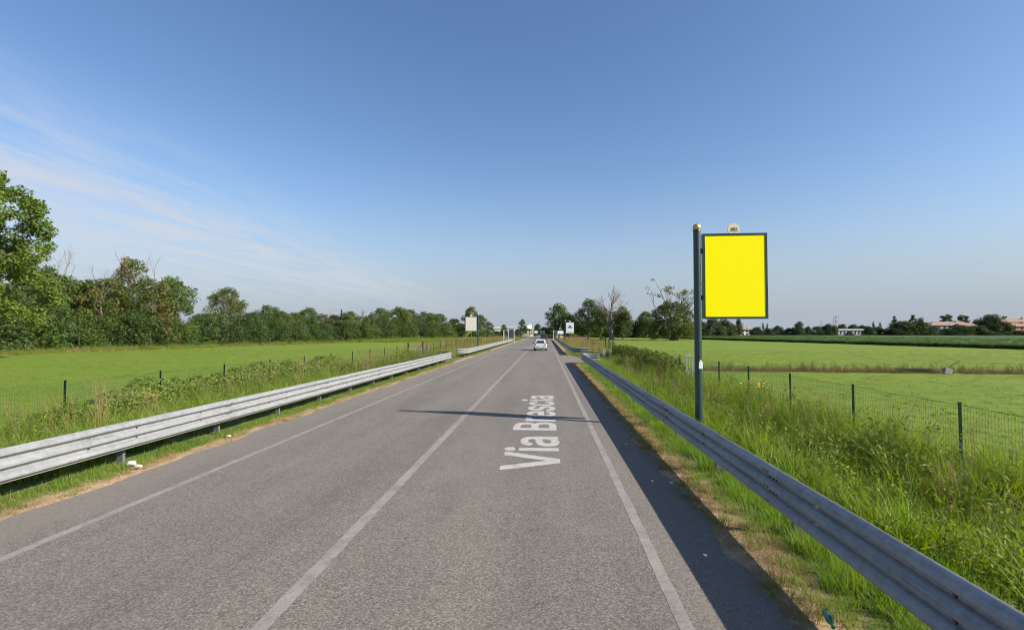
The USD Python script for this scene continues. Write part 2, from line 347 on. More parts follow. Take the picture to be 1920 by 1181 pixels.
# the ground: meadow green, tan dust beside the asphalt, darker earth in the verges
M["ground"] = usdkit.material(stage, L + "ground_look", {
    "g": ("geometry", {}), "s": ("separate_xyz", {}),
    "n1": ("noise_texture", {"scale": 0.07, "detail": 7.0, "roughness": 0.7}),
    "n2": ("noise_texture", {"scale": 9.0, "detail": 5.0, "roughness": 0.75}),
    "mpf": ("mapping", {"mapping_type": "point", "scale": (0.10, 0.7, 1.0)}),
    "n3": ("noise_texture", {"scale": 1.0, "detail": 5.0, "roughness": 0.7}),
    "mx": ("mix_float", {"fac": 0.5}), "mx2": ("mix_float", {"fac": 0.22}),
    "r": ("rgb_ramp", {"ramp": [(0.28, (0.078, 0.130, 0.013)), (0.45, (0.112, 0.166, 0.017)), (0.56, (0.128, 0.178, 0.019)), (0.72, (0.190, 0.205, 0.034))]}),
    "soil": ("rgb_ramp", {"ramp": [(0.3, (0.20, 0.135, 0.075)), (0.5, (0.34, 0.240, 0.140)), (0.7, (0.46, 0.35, 0.225))]}),
    "verge": ("rgb_ramp", {"ramp": [(0.3, (0.060, 0.085, 0.022)), (0.7, (0.130, 0.145, 0.045))]}),
    "ax": ("math", {"math_type": "add", "value2": 2.5}), "ab": ("math", {"math_type": "absolute"}),
    "nz": ("math", {"math_type": "multiply_add", "value2": 0.9}),
    "e1": ("map_range", {"range_type": "smoothstep", "from_min": 5.9, "from_max": 5.3, "to_min": 0.0, "to_max": 1.0, "clamp": True}),
    "e2": ("map_range", {"range_type": "smoothstep", "from_min": 10.9, "from_max": 10.0, "to_min": 0.0, "to_max": 1.0, "clamp": True}),
    "m1": ("mix_color", {"blend_type": "mix"}), "m2": ("mix_color", {"blend_type": "mix"}),
    "b": ("bump", {"strength": 0.25, "distance": 0.02}),
    "p": ("principled_bsdf", {"roughness": 0.95, "specular_ior_level": 0.15}),
}, [("g.position", "s.vector"), ("g.position", "n1.vector"), ("g.position", "n2.vector"), ("g.position", "mpf.vector"), ("mpf.vector", "n3.vector"),
    ("n1.fac", "mx.a"), ("n3.fac", "mx.b"), ("mx.result", "mx2.a"), ("n2.fac", "mx2.b"), ("mx2.result", "r.fac"), ("n2.fac", "soil.fac"), ("n2.fac", "verge.fac"),
    ("s.x", "ax.value1"), ("ax.value", "ab.value1"), ("n2.fac", "nz.value1"), ("ab.value", "nz.value3"), ("nz.value", "e1.value"), ("ab.value", "e2.value"),
    ("e2.result", "m1.fac"), ("r.color", "m1.a"), ("verge.color", "m1.b"), ("e1.result", "m2.fac"), ("m1.result", "m2.a"), ("soil.color", "m2.b"),
    ("m2.result", "p.base_color"), ("n2.fac", "b.height"), ("b.normal", "p.normal")], surface="p.BSDF")

# ------------------------------------------------------------------ ground and road
ROAD_L, ROAD_R = -7.1, 2.02
LINE_L, LINE_C, LINE_R = -5.86, -2.36, 1.16


def ground_z(x, y):
    x, y = np.asarray(x, float), np.asarray(y, float)
    z = np.full(np.broadcast(x, y).shape, -0.02)
    gap = np.clip(1 - np.abs(y - 46.5) / 9.0, 0, 1)              # the field entrances are level
    gap = np.clip(gap * 2.2, 0, 1)
    z = z - (1 - gap) * 0.42 * np.exp(-((x - 5.35) / 0.95) ** 2)
    z = z - (1 - gap) * 0.30 * np.exp(-((x + 10.6) / 0.9) ** 2)
    z = z + 0.05 * np.clip((np.abs(x + 2.5) - 5.5) / 2, 0, 1) * (meshkit.noise(np.stack([x * 0.9, y * 0.9, x * 0], -1), 3) - 0.5)
    # shallow ditch crossing the right-hand meadow
    yd = 34.2 - 0.07 * (x - 8)
    z = z - 0.06 * np.exp(-((y - yd) / 0.55) ** 2) * np.clip((x - 9) / 2, 0, 1) * np.clip((75 - x) / 10, 0, 1)
    return z


xs = np.unique(np.concatenate([np.linspace(-2200, -140, 12), np.linspace(-140, -30, 34), np.linspace(-30, -12.5, 30), np.linspace(-12.5, -6.6, 40), np.linspace(-6.6, 1.7, 8),
                               np.linspace(1.7, 8, 42), np.linspace(8, 30, 36), np.linspace(30, 140, 34), np.linspace(140, 2200, 12)]))
ys = np.unique(np.concatenate([np.linspace(-600, -6, 10), np.linspace(-6, 20, 70), np.linspace(20, 60, 90), np.linspace(60, 160, 40), np.linspace(160, 3000, 20)]))
gx, gy = np.meshgrid(xs, ys, indexing="ij")
gv = np.stack([gx, gy, ground_z(gx, gy)], -1).reshape(-1, 3)
ii, jj = np.meshgrid(np.arange(len(xs) - 1), np.arange(len(ys) - 1), indexing="ij")
k = ii * len(ys) + jj
gf = np.stack([k, k + len(ys), k + len(ys) + 1, k + 1], -1).reshape(-1, 4)
p = obj("ground", (gv, gf), M["ground"], smooth=True, kind="structure")
tag(stage.GetPrimAtPath(p), label="flat green meadow land and grass verges on both sides of the road")

rng = np.random.default_rng(11)
ry = np.concatenate([np.arange(-12, 60, 0.22), np.arange(60, 200, 2.0), np.linspace(200, 900, 30)])
nl = meshkit.fbm(np.stack([ry * 0.8, ry * 0, ry * 0], -1), 4, 5) - 0.5
nr = meshkit.fbm(np.stack([ry * 1.1, ry * 0, ry * 0], -1), 5, 9) - 0.5
el = ROAD_L + nl * 0.35
er = ROAD_R + nr * 0.5 + np.where((ry > 41) & (ry < 53), 0.95 * np.clip(np.minimum(ry - 41, 53 - ry) / 1.2, 0, 1), 0)
n = len(ry)
rv = np.vstack([np.stack([el - 0.03, ry, np.full(n, -0.05)], -1), np.stack([el, ry, np.full(n, 0.004)], -1), np.stack([np.full(n, LINE_C), ry, np.full(n, 0.006)], -1),
                np.stack([er, ry, np.full(n, 0.004)], -1), np.stack([er + 0.03, ry, np.full(n, -0.05)], -1)])
a = np.arange(n - 1)
rf = np.vstack([np.stack([c * n + a, (c + 1) * n + a, (c + 1) * n + a + 1, c * n + a + 1], -1) for c in range(4)])
p = obj("road", (rv, rf), M["asphalt"], kind="structure")
tag(stage.GetPrimAtPath(p), label="grey two-lane asphalt road running straight to the horizon")


def line_strip(x, w, z, y0, y1, seed, jitter=0.012):
    yy = np.arange(y0, y1, 0.12) if y1 < 70 else np.concatenate([np.arange(y0, 70, 0.12), np.linspace(70, y1, 60)])
    e1 = (meshkit.fbm(np.stack([yy * 6, yy * 0, yy * 0], -1), 4, seed) - 0.5) * jitter * 2
    e2 = (meshkit.fbm(np.stack([yy * 6, yy * 0, yy * 0], -1), 4, seed + 50) - 0.5) * jitter * 2
    n = len(yy)
    v = np.vstack([np.stack([x - w / 2 + e1, yy, np.full(n, z)], -1), np.stack([x + w / 2 + e2, yy, np.full(n, z)], -1)])
    a = np.arange(n - 1)
    return v, np.stack([a, n + a, n + a + 1, a + 1], -1)


for x, w, s, lab in ((LINE_L, 0.125, 1, "worn white edge line on the left of the road"), (LINE_C, 0.15, 2, "worn white centre line of the road"), (LINE_R, 0.125, 3, "worn white edge line beside the right guardrail's shadow")):
    p = obj("road_marking", line_strip(x, w, 0.0064 if x != LINE_C else 0.0078, -10, 420, s), M["line_paint"], kind="structure")
    tag(stage.GetPrimAtPath(p), label=lab)

tm = meshkit.text_mesh("Via Brescia", 1.0, depth=0.003, bold=True)
tb = tm.bounds
v = tm.vertices.copy()
v[:, 0] = (v[:, 0] - tb[0, 0]) / (tb[1, 0] - tb[0, 0]) * 10.6
v[:, 1] = v[:, 1] * 1.0
tv = np.stack([0.24 - v[:, 1] * 1.04, 9.15 + v[:, 0], 0.0040 + v[:, 2]], -1)
p = obj("road_lettering", trimesh.Trimesh(tv, tm.faces, process=False), M["letter_paint"])
tag(stage.GetPrimAtPath(p), label="white street-name lettering Via Brescia laid along the right lane", kind="structure")

# ------------------------------------------------------------------ guardrails
PROFILE = []                                # (towards the road, height)


def _prof():
    pts = [(0.012, 0.806)]
    for zt in (0.806, 0.632, 0.458):
        pts += [(0.030, zt - 0.006), (0.066, zt - 0.030), (0.081, zt - 0.048), (0.083, zt - 0.062), (0.083, zt - 0.078), (0.081, zt - 0.092), (0.070, zt - 0.106), (0.018, zt - 0.134)]
        if zt > 0.5:
            pts += [(0.003, zt - 0.142), (0.003, zt - 0.166)]
    pts += [(0.012, 0.305)]
    return pts


PROFILE = np.array(_prof())
VALLEYS = [i for i in range(len(PROFILE) - 1) if abs(PROFILE[i, 0] - 0.003) < 1e-6 and abs(PROFILE[i + 1, 0] - 0.003) < 1e-6]


def path_points(ctrl, step=0.5):
    ctrl = np.asarray(ctrl, float)
    seg = np.linalg.norm(np.diff(ctrl, axis=0), axis=1)
    s = np.concatenate([[0], np.cumsum(seg)])
    return ctrl, s


def sample(ctrl, s, t):
    t = np.asarray(t, float)
    return np.stack([np.interp(t, s, ctrl[:, 0]), np.interp(t, s, ctrl[:, 1])], -1)


def beam(ctrl, s, t0, t1, side, holes, lift=0.0):
    """one corrugated beam from t0 to t1 along the path; side=+1 the road is on the path's left"""
    h = 0.030
    ts = [t0, t1]
    for q in holes:
        if t0 + 0.1 < q < t1 - 0.1:
            ts += [q - h, q + h]
    inner = s[(s > t0) & (s < t1)]
    ts = np.unique(np.concatenate([ts, inner, np.arange(t0, t1, 1.0)]))
    ts = ts[np.concatenate([[True], np.diff(ts) > 1e-3])]
    c = sample(ctrl, s, ts)
    e = sample(ctrl, s, np.clip(ts + 0.05, 0, s[-1])) - sample(ctrl, s, np.clip(ts - 0.05, 0, s[-1]))
    e /= np.linalg.norm(e, axis=1, keepdims=True)
    nrm = np.stack([-e[:, 1], e[:, 0]], -1) * side
    layers = []
    for th in (lift, lift - 0.0032):
        d = PROFILE[:, 0] + th
        layers.append(np.concatenate([c[:, None, :] + nrm[:, None, :] * d[None, :, None], np.broadcast_to(PROFILE[None, :, 1:2], (len(ts), len(PROFILE), 1))], -1))
    P, T = len(PROFILE), len(ts)
    v = np.concatenate([x.reshape(-1, 3) for x in layers])
    f = []
    hole_mid = np.array([q for q in holes])
    for i in range(T - 1):
        mid = (ts[i] + ts[i + 1]) / 2
        slot = len(hole_mid) and np.min(np.abs(hole_mid - mid)) < 0.005
        for j in range(P - 1):
            if slot and j in VALLEYS:
                continue
            a, b = i * P + j, (i + 1) * P + j
            f += [(a, b, b + 1), (a, b + 1, a + 1)]
            a2, b2 = a + T * P, b + T * P
            f += [(a2, b2 + 1, b2), (a2, a2 + 1, b2 + 1)]
        for j in (0, P - 1):
            a, b = i * P + j, (i + 1) * P + j
            f += [(a, b + T * P, b), (a, a + T * P, b + T * P)]
    for i in (0, T - 1):
        for j in range(P - 1):
            a = i * P + j
            f += [(a, a + 1, a + T * P), (a + 1, a + 1 + T * P, a + T * P)]
    f = np.array(f)
    if side < 0:
        f = f[:, ::-1]
    return trimesh.Trimesh(v, f, process=False)


def guardrail(label, ctrl, side, first_post, spacing=2.8, joint_every=1, group=None):
    ctrl, s = path_points(ctrl)
    t = thing("guardrail", label, "guardrail")
    total = s[-1]
    posts = np.arange(first_post, total - 0.1, spacing)
    holes = np.concatenate([posts + 1.85, posts - 0.95, posts[:1] * 0 - 99])
    cuts = [0.0] + [q for i, q in enumerate(posts) if q > 1.0 and q < total - 1.0 and i % 2 == 0] + [total]
    for i in range(len(cuts) - 1):
        a, b = cuts[i], cuts[i + 1] + (0.16 if i < len(cuts) - 2 else 0)
        obj("rail_beam", beam(ctrl, s, a, b, side, holes, lift=0.004 * (i % 2)), M["zinc"], t, smooth=28)
    for i, q in enumerate(posts):
        c = sample(ctrl, s, q)
        e = sample(ctrl, s, min(q + 0.05, total)) - sample(ctrl, s, max(q - 0.05, 0))
        ang = math.atan2(e[1], e[0])
        nz = np.array([-math.sin(ang), math.cos(ang)]) * side
        pm = cat([box(-0.03, 0.03, -0.005, 0.0, 0, 1), box(-0.03, -0.025, 0, 0.115, 0, 1), box(-0.03, 0.03, 0.115, 0.12, 0, 1)])
        pm.vertices[:, 2] = pm.vertices[:, 2] * 0.78 - 0.20
        pm.vertices[:, 1] = -(pm.vertices[:, 1] + 0.19) * side
        R = trimesh.transformations.rotation_matrix(ang, [0, 0, 1])
        R[:2, 3] = c
        pm.apply_transform(R)
        obj("post", pm, M["zinc_dull"], t)
        sp = box(-0.045, 0.045, 0.004, 0.185, 0.38, 0.58)
        sp.vertices[:, 1] = -sp.vertices[:, 1] * side
        sp.apply_transform(R)
        obj("spacer", sp, M["zinc"], t)
        bs = []
        zs = (0.652, 0.478)
        offs = [0.0] if i % 2 else [-0.0, -0.09, 0.09]
        for z in zs:
            for o in offs:
                bb = trimesh.creation.cylinder(0.017 if o == 0 else 0.012, 0.016, sections=8)
                bb.apply_transform(trimesh.transformations.rotation_matrix(math.pi / 2, [1, 0, 0]))
                bb.apply_translation([o + 0.05, side * (0.003 + 0.012), z + (0 if o == 0 else 0.0)])
                bs.append(bb)
        if i % 2 == 0:
            for z in (0.735, 0.56, 0.385):
                for o in (0.03, 0.11):
                    bb = trimesh.creation.cylinder(0.011, 0.014, sections=8)
                    bb.apply_transform(trimesh.transformations.rotation_matrix(math.pi / 2, [1, 0, 0]))
                    bb.apply_translation([o, side * 0.090, z])
                    bs.append(bb)
        for bb in bs:
            bb.apply_transform(R)
            obj("bolt", bb, M["bolt"], t)
    return t


def arc(cx, cy, r, a0, a1, n=10):
    a = np.radians(np.linspace(a0, a1, n))
    return [(cx + r * math.cos(q), cy + r * math.sin(q)) for q in a]


RAIL_R, RAIL_L = 2.80, -7.68
# right, near: from behind the camera to the field entrance, where it turns away from the road
guardrail("long galvanised guardrail on the right, shaded side towards the road, nearest the camera",
          [(RAIL_R, -3.5), (RAIL_R, 39.9)] + arc(RAIL_R + 0.9, 39.9, 0.9, 180, 90, 9)[1:] + [(4.25, 40.8)], +1, 3.5 + 0.9)
guardrail("galvanised guardrail on the right beyond the field entrance, running on to the far cars",
          [(4.55, 53.2)] + arc(RAIL_R + 1.2, 54.4, 1.2, 270, 180, 9) + [(RAIL_R, 150.0)], +1, 1.2, spacing=3.6)
guardrail("long galvanised guardrail on the left, sunlit face towards the road, nearest the camera",
          [(RAIL_L, -2.0), (RAIL_L, 41.0)] + arc(RAIL_L - 0.7, 41.0, 0.7, 0, 90, 8)[1:] + [(-8.95, 41.7)], -1, 2.0 + 0.75)
guardrail("sunlit galvanised guardrail on the left beyond the field entrance, under the cream sign",
          arc(RAIL_L - 1.15, 50.9, 1.15, -80, 0, 9) + [(RAIL_L, 118.0)], -1, 1.0, spacing=3.6)

# ------------------------------------------------------------------ foliage builders


def leaves(centers, size, rng, up=0.35, fold=0.25, aspect=0.62, outward=None):
    n = len(centers)
    nn = rng.normal(size=(n, 3))
    nn /= np.linalg.norm(nn, axis=1, keepdims=True)
    nn[:, 2] = np.abs(nn[:, 2]) * 0.8 + up
    if outward is not None:
        nn += outward
    nn /= np.linalg.norm(nn, axis=1, keepdims=True)
    a = np.cross(nn, rng.normal(size=(n, 3)))
    a /= np.linalg.norm(a, axis=1, keepdims=True) + 1e-9
    b = np.cross(nn, a)
    s = size * rng.uniform(0.6, 1.35, (n, 1))
    v = np.stack([centers - a * s * 0.5, centers + b * s * aspect * 0.5 + nn * s * fold * 0.3, centers + a * s * 0.55, centers - b * s * aspect * 0.5 + nn * s * fold * 0.3], 1).reshape(-1, 3)
    k = np.arange(n) * 4
    f = np.concatenate([np.stack([k, k + 1, k + 2], -1), np.stack([k, k + 2, k + 3], -1)])
    return v, f


def limb(p0, p1, r0, r1, rng, wob=0.08, n=5, sides=5):
    t = np.linspace(0, 1, n)[:, None]
    d = np.linalg.norm(np.subtract(p1, p0))
    pts = np.asarray(p0) * (1 - t) + np.asarray(p1) * t
    w = rng.normal(size=(n, 3)) * wob * d * np.sin(np.pi * t)
    w[:, 2] *= 0.5
    # bend upward on the way out
    pts = pts + w
    return tube(pts, np.linspace(r0, r1, n), sides, cap=False), pts


def branching(p0, d0, length, r0, rng, depth, out, spread=0.55, up=0.15, kids=(2, 4), tips=None):
    n = 5
    pts = [np.asarray(p0, float)]
    d = np.asarray(d0, float) / np.linalg.norm(d0)
    for i in range(n - 1):
        d = d + rng.normal(size=3) * 0.13 + np.array([0, 0, up * 0.2])
        d /= np.linalg.norm(d)
        pts.append(pts[-1] + d * length / (n - 1))
    pts = np.array(pts)
    out.append(tube(pts, np.linspace(r0, r0 * (0.55 if depth else 0.25), n), 5 if r0 > 0.05 else 3, cap=False))
    if depth == 0:
        if tips is not None:
            tips.append(pts[-1]); tips.append(pts[2])
        return
    for _ in range(rng.integers(*kids)):
        j = rng.integers(2, n)
        dd = d + rng.normal(size=3) * spread
        dd[2] += up
        branching(pts[j], dd, length * rng.uniform(0.55, 0.8), r0 * 0.5, rng, depth - 1, out, spread, up, kids, tips)
    branching(pts[-1], d + rng.normal(size=3) * 0.2, length * 0.7, r0 * 0.55, rng, depth - 1, out, spread, up, kids, tips)


def tree_meshes(seed, H, W, low, nclump, nleaf, leaf, clump=0.15, profile=None, trunk_r=0.02, flat=0.65, limbs=14, crown_gap=0.0, bare=0):
    """trunk with limbs, and a crown of leaf clumps held by them: H height, W width, low = where the crown starts"""
    rng = np.random.default_rng(seed)
    profile = profile or (lambda t: math.sin(math.pi * min(1, (t * 0.92 + 0.1))) ** 0.6)
    wood = []
    lean = rng.normal(size=2) * 0.03 * H
    tp = np.array([[lean[0] * t + rng.normal() * 0.01 * H, lean[1] * t + rng.normal() * 0.01 * H, H * 0.82 * t - 0.25 * (t == 0)] for t in np.linspace(0, 1, 7)])
    tr = np.linspace(trunk_r * H, trunk_r * H * 0.2, 7)
    tr[0] *= 1.35
    wood.append(tube(tp, tr, 8, cap=False))
    centers, radii = [], []
    for i in range(nclump):
        t = (i + rng.uniform()) / nclump
        t = t ** 0.85
        z = H * (low + (1 - low) * t * 0.97)
        rmax = W / 2 * profile(t)
        ang = i * 2.399 + rng.normal() * 0.5
        rr = rmax * (rng.uniform(0.25, 1.0) ** 0.6) * rng.uniform(0.75, 1.12)
        axis = np.array([np.interp(z, tp[:, 2], tp[:, 0]), np.interp(z, tp[:, 2], tp[:, 1])])
        centers.append([axis[0] + rr * math.cos(ang), axis[1] + rr * math.sin(ang), z - 0.25 * clump * W * (rr / (W / 2))])
        radii.append(clump * W * rng.uniform(0.65, 1.35) * (0.6 + 0.5 * profile(t)))
    centers, radii = np.array(centers), np.array(radii)
    order = rng.permutation(nclump)[:limbs]
    for i in order:
        c = centers[i]
        zb = max(H * 0.12, c[2] - rng.uniform(0.10, 0.28) * H)
        zb = min(zb, H * 0.78)
        b = np.array([np.interp(zb, tp[:, 2], tp[:, 0]), np.interp(zb, tp[:, 2], tp[:, 1]), zb])
        r0 = np.interp(zb, tp[:, 2], tr) * 0.55
        m, pts = limb(b, c, r0, r0 * 0.25, rng)
        wood.append(m)
        for _ in range(2):
            q = pts[rng.integers(2, 5)]
            m2, _p = limb(q, c + rng.normal(size=3) * radii[i] * 0.8, r0 * 0.3, r0 * 0.1, rng, n=4, sides=3)
            wood.append(m2)
    for _ in range(bare):
        b = tp[rng.integers(3, 7)]
        branching(b, [rng.normal() * 0.5, rng.normal() * 0.5, 1.2], H * 0.26, trunk_r * H * 0.3, rng, 2, wood, 0.6, 0.2, (1, 3))
    w = radii ** 2 / (radii ** 2).sum()
    pick = rng.choice(nclump, nleaf, p=w)
    d = rng.normal(size=(nleaf, 3))
    d /= np.linalg.norm(d, axis=1, keepdims=True)
    rad = rng.uniform(0.15, 1, (nleaf, 1)) ** 0.45
    # ragged clump outline
    rag = 0.75 + 0.5 * meshkit.noise(d * 2.2 + pick[:, None] * 3.7, seed)[:, None]
    pos = centers[pick] + d * rad * rag * radii[pick][:, None] * np.array([1, 1, flat])
    pos[:, 2] = np.maximum(pos[:, 2], 0.1)
    lv, lf = leaves(pos, leaf, rng, outward=d * 0.5)
    return cat(wood), (lv, lf)


PROTO = {}


def proto(name, wood, crown, bark, leafm, extra=()):
    path = f"/World/class_{name}"
    stage.CreateClassPrim(path)
    usdkit.mesh(stage, path + "/trunk", wood, bark, smooth=True)
    if crown is not None:
        usdkit.mesh(stage, path + "/crown", crown, leafm)
    for nm, me, ma in extra:
        usdkit.mesh(stage, path + "/" + nm, me, ma)
    return path


def dome_profile(t):
    return max(0.05, (1 - (1.7 * t - 0.62) ** 2 * 0.75)) ** 0.7 if t < 1 else 0.05


def bush_profile(t):
    return max(0.12, 1 - t ** 2.2) ** 0.5


def cone_profile(t):
    return max(0.06, 1 - t) ** 0.8


for i, (sd, lm) in enumerate([(21, "leaf_green"), (22, "leaf_green"), (23, "leaf_dark"), (24, "leaf_green")]):
    w, c = tree_meshes(sd, 10, 7.6, 0.10, 44, 9000, 0.31, clump=0.16, profile=dome_profile)
    PROTO[f"green{i}"] = (proto(f"green_tree_{'abcd'[i]}", w, c, M["bark"], M[lm]), 10, 7.4)
for i, sd in enumerate([31, 32, 33]):
    w, c = tree_meshes(sd, 11, 7.8, 0.12, 46, 8200, 0.29, clump=0.135, profile=dome_profile, bare=3)
    PROTO[f"rust{i}"] = (proto(f"rust_tree_{'abc'[i]}", w, c, M["bark_pale"], M["leaf_rust"]), 11, 7.4)
for i, (sd, lm) in enumerate([(41, "leaf_dark"), (42, "leaf_green"), (43, "leaf_dark")]):
    w, c = tree_meshes(sd, 5, 6.5, 0.03, 30, 4600, 0.26, clump=0.17, profile=bush_profile, trunk_r=0.02, flat=0.8)
    PROTO[f"bush{i}"] = (proto(f"shrub_{'abc'[i]}", w, c, M["bark"], M[lm]), 5, 7.0)
w, c = tree_meshes(51, 12, 10.0, 0.2, 64, 11000, 0.34, clump=0.135, profile=dome_profile)
PROTO["olive0"] = (proto("olive_tree", w, c, M["bark"], M["leaf_olive"]), 12, 9.5)
for i, sd in enumerate([61, 62]):
    w, c = tree_meshes(sd, 16, 12, 0.12, 46, 10000, 0.48, clump=0.16, profile=dome_profile, trunk_r=0.028)
    PROTO[f"broad{i}"] = (proto(f"broad_tree_{'ab'[i]}", w, c, M["bark"], M["leaf_dark" if i else "leaf_green"]), 16, 11.5)
for i, sd in enumerate([71, 72, 73]):
    w, c = tree_meshes(sd, 8, 9.6, 0.02, 34, 5600, 0.52, clump=0.18, profile=bush_profile, flat=0.8)
    PROTO[f"far{i}"] = (proto(f"far_tree_{'abc'[i]}", w, c, M["bark"], M["leaf_far"]), 8, 9.8)
w, c = tree_meshes(81, 11, 6.5, 0.06, 40, 4200, 0.42, clump=0.12, profile=cone_profile, flat=0.4, trunk_r=0.018)
PROTO["cone0"] = (proto("conifer", w, c, M["bark"], M["leaf_far"]), 11, 6.8)
w, c = tree_meshes(82, 11, 10, 0.25, 30, 6000, 0.42, clump=0.16, profile=lambda t: 0.95 - 0.6 * t, flat=0.32, trunk_r=0.02)
PROTO["cedar0"] = (proto("cedar", w, c, M["bark"], M["leaf_far"]), 11, 10.5)

# ---- the big light-green tree at the left edge
rngp = np.random.default_rng(5)
w, c = tree_meshes(91, 17.0, 12.2, 0.20, 120, 40000, 0.24, clump=0.072, profile=lambda t: 0.62 + 0.42 * math.sin(math.pi * min(1, t * 0.95 + 0.12)) if t < 0.9 else 0.5 - (t - 0.9) * 3, trunk_r=0.022, flat=0.75, limbs=60)
b = at(-62, 44)
t = thing("poplar_tree", "tall light-green leafy tree cut off by the left edge of the picture", "tree", (b[0], b[1], -0.05))
obj("trunk", w, M["bark"], t, smooth=True)
obj("crown", c, M["leaf_bright"], t)


def plant(kind, px, top, zc, half, label, name="tree", cat_="tree", rz=None, group=None, base=None):
    path, H, W = PROTO[kind]
    b = at(px, zc)
    h = hz(top, zc) + 0.1
    wd = 2 * half * zc / 960
    rz = rz if rz is not None else (px * 1.37) % 6.28
    instance(path, name, label, cat_, (b[0], b[1], -0.08), rz, (wd / W, wd / W, h / H), group)


ORD = ["first", "second", "third", "fourth", "fifth", "sixth", "seventh", "eighth", "ninth", "tenth", "eleventh", "twelfth", "thirteenth", "fourteenth", "fifteenth", "sixteenth", "seventeenth", "eighteenth", "nineteenth", "twentieth", "twenty-first", "twenty-second", "twenty-third", "twenty-fourth"]


def row(items, name, cat_, phrase):
    items = sorted(items, key=lambda q: q[1])
    for i, (kind, px, top, zc, half) in enumerate(items):
        plant(kind, px, top, zc, half, phrase.format(ORD[i]), name, cat_)


# left tree line -- shrubs along its foot
row([("bush0", -20, 580, 56, 60), ("bush1", 45, 565, 59, 60), ("bush2", 98, 575, 63, 48), ("bush1", 148, 588, 67, 46), ("bush0", 196, 592, 71, 42), ("bush2", 246, 584, 73, 48),
     ("bush0", 300, 598, 77, 40), ("bush1", 348, 608, 80, 34), ("bush2", 382, 594, 86, 40), ("bush0", 424, 590, 90, 44), ("bush0", 470, 592, 94, 40), ("bush2", 512, 600, 100, 34),
     ("bush1", 556, 604, 106, 32), ("bush0", 600, 604, 112, 30), ("bush2", 645, 604, 120, 30), ("bush1", 690, 604, 130, 28), ("bush0", 728, 604, 140, 26), ("bush1", 766, 605, 150, 24), ("bush2", 802, 606, 160, 22), ("bush1", 836, 608, 170, 20)],
    "shrub", "shrub", "dense green shrub at the left tree line's foot, {} from the left")
# rust-tinted trees
row([("rust0", 108, 512, 70, 50), ("rust1", 142, 535, 72, 40), ("rust2", 192, 520, 73, 48), ("rust1", 250, 484, 80, 46), ("rust0", 290, 522, 77, 44), ("rust2", 225, 548, 76, 40), ("rust1", 606, 588, 122, 24), ("rust2", 680, 592, 138, 20)],
    "rust_tree", "tree", "rust-tinged tree with bare twigs in the left tree line, {} from left")
row([("green0", 60, 490, 66, 54), ("green2", 150, 525, 80, 44), ("green1", 326, 519, 82, 42), ("green3", 205, 530, 86, 40), ("green2", 382, 588, 96, 34), ("green2", 470, 586, 104, 28), ("green0", 505, 572, 110, 30), ("green3", 545, 586, 116, 26), ("green1", 576, 577, 120, 30),
     ("green2", 628, 590, 128, 24), ("green3", 662, 584, 134, 26), ("green2", 694, 590, 144, 22), ("green0", 716, 577, 150, 24), ("green3", 742, 575, 156, 26), ("green1", 770, 580, 162, 24), ("green0", 798, 584, 170, 22), ("green2", 824, 588, 178, 22), ("green3", 848, 597, 186, 18), ("green1", 866, 607, 196, 14)],
    "green_tree", "tree", "airy green tree standing in the left tree line, {} from the left")
row([("olive0", 528, 584, 113, 26), ("olive0", 648, 588, 127, 24), ("olive0", 758, 582, 158, 22), ("olive0", 812, 588, 172, 18)], "olive_tree", "tree", "olive-tinted tree mixed into the left tree line, {} from the left")
plant("olive0", 425, 540, 108, 38, "round pale olive tree rising behind the left tree line's shrubs", "olive_tree")
for px, top, zc, half, lab in ((640, 580, 126, 7, "narrow pointed tree sticking out of the left tree line"),):
    plant("cone0", px, top, zc, half, lab, "pointed_tree")


# bare trees (leafless twigs) of the left tree line
def bare_tree(px, top, zc, label, seed, spread=0.5, r=0.07):
    rng = np.random.default_rng(seed)
    b = at(px, zc)
    h = hz(top, zc)
    out = []
    tp = [[rng.normal() * 0.1, rng.normal() * 0.1, zz * h * 0.62 - 0.2] for zz in np.linspace(0, 1, 5)]
    out.append(tube(tp, np.linspace(r * 1.6, r, 5), 6, cap=False))
    for _ in range(4):
        branching(tp[-1], [rng.normal() * spread, rng.normal() * spread, 1.2], h * 0.17, r * 0.7, rng, 2, out, 0.5, 0.15, (2, 4))
    t = thing("bare_tree", label, "tree", (b[0], b[1], 0))
    obj("trunk", cat(out), M["bark_pale"], t)


bare_tree(102, 450, 66, "leafless grey twiggy tree beside the big light-green tree", 101, r=0.06)
bare_tree(186, 485, 74, "leafless twiggy tree poking above the rust-tinged trees on the left", 102, r=0.06)
bare_tree(213, 497, 76, "thin leafless tree left of the tallest rust-tinged tree", 103, 0.35, r=0.06)
bare_tree(676, 574, 130, "leafless grey tree in the middle of the left tree line", 104, r=0.08)
bare_tree(700, 578, 134, "thin leafless tree right of another bare tree in the left tree line", 105, 0.4, r=0.07)

# centre-left group behind the cream sign and the far roadside
plant("olive0", 884, 575, 186, 17, "pale rounded tree behind the cream sign", "pale_tree")
plant("green1", 903, 590, 192, 13, "green tree just right of the cream sign's post", "green_tree")
plant("green3", 918, 603, 200, 10, "darker tree left of the pale factory buildings", "green_tree")
row([("far0", 893, 618, 230, 14), ("far1", 912, 620, 236, 14), ("far2", 930, 621, 240, 13), ("far0", 946, 621, 240, 12), ("far1", 970, 618, 244, 10)],
    "far_hedge_shrub", "shrub", "dark shrub in front of the far pale factory, {} from the left")
plant("green0", 945, 608, 250, 7, "small tree in front of the pale factory wall", "green_tree")
plant("green2", 980, 598, 262, 8, "slender tree in front of the cream far house", "slender_tree")
plant("rust1", 987, 611, 262, 6, "small brownish tree beside the slender tree at the far house", "rust_tree")
plant("far2", 1007, 608, 300, 10, "round dark tree left of the road's far end", "far_tree")
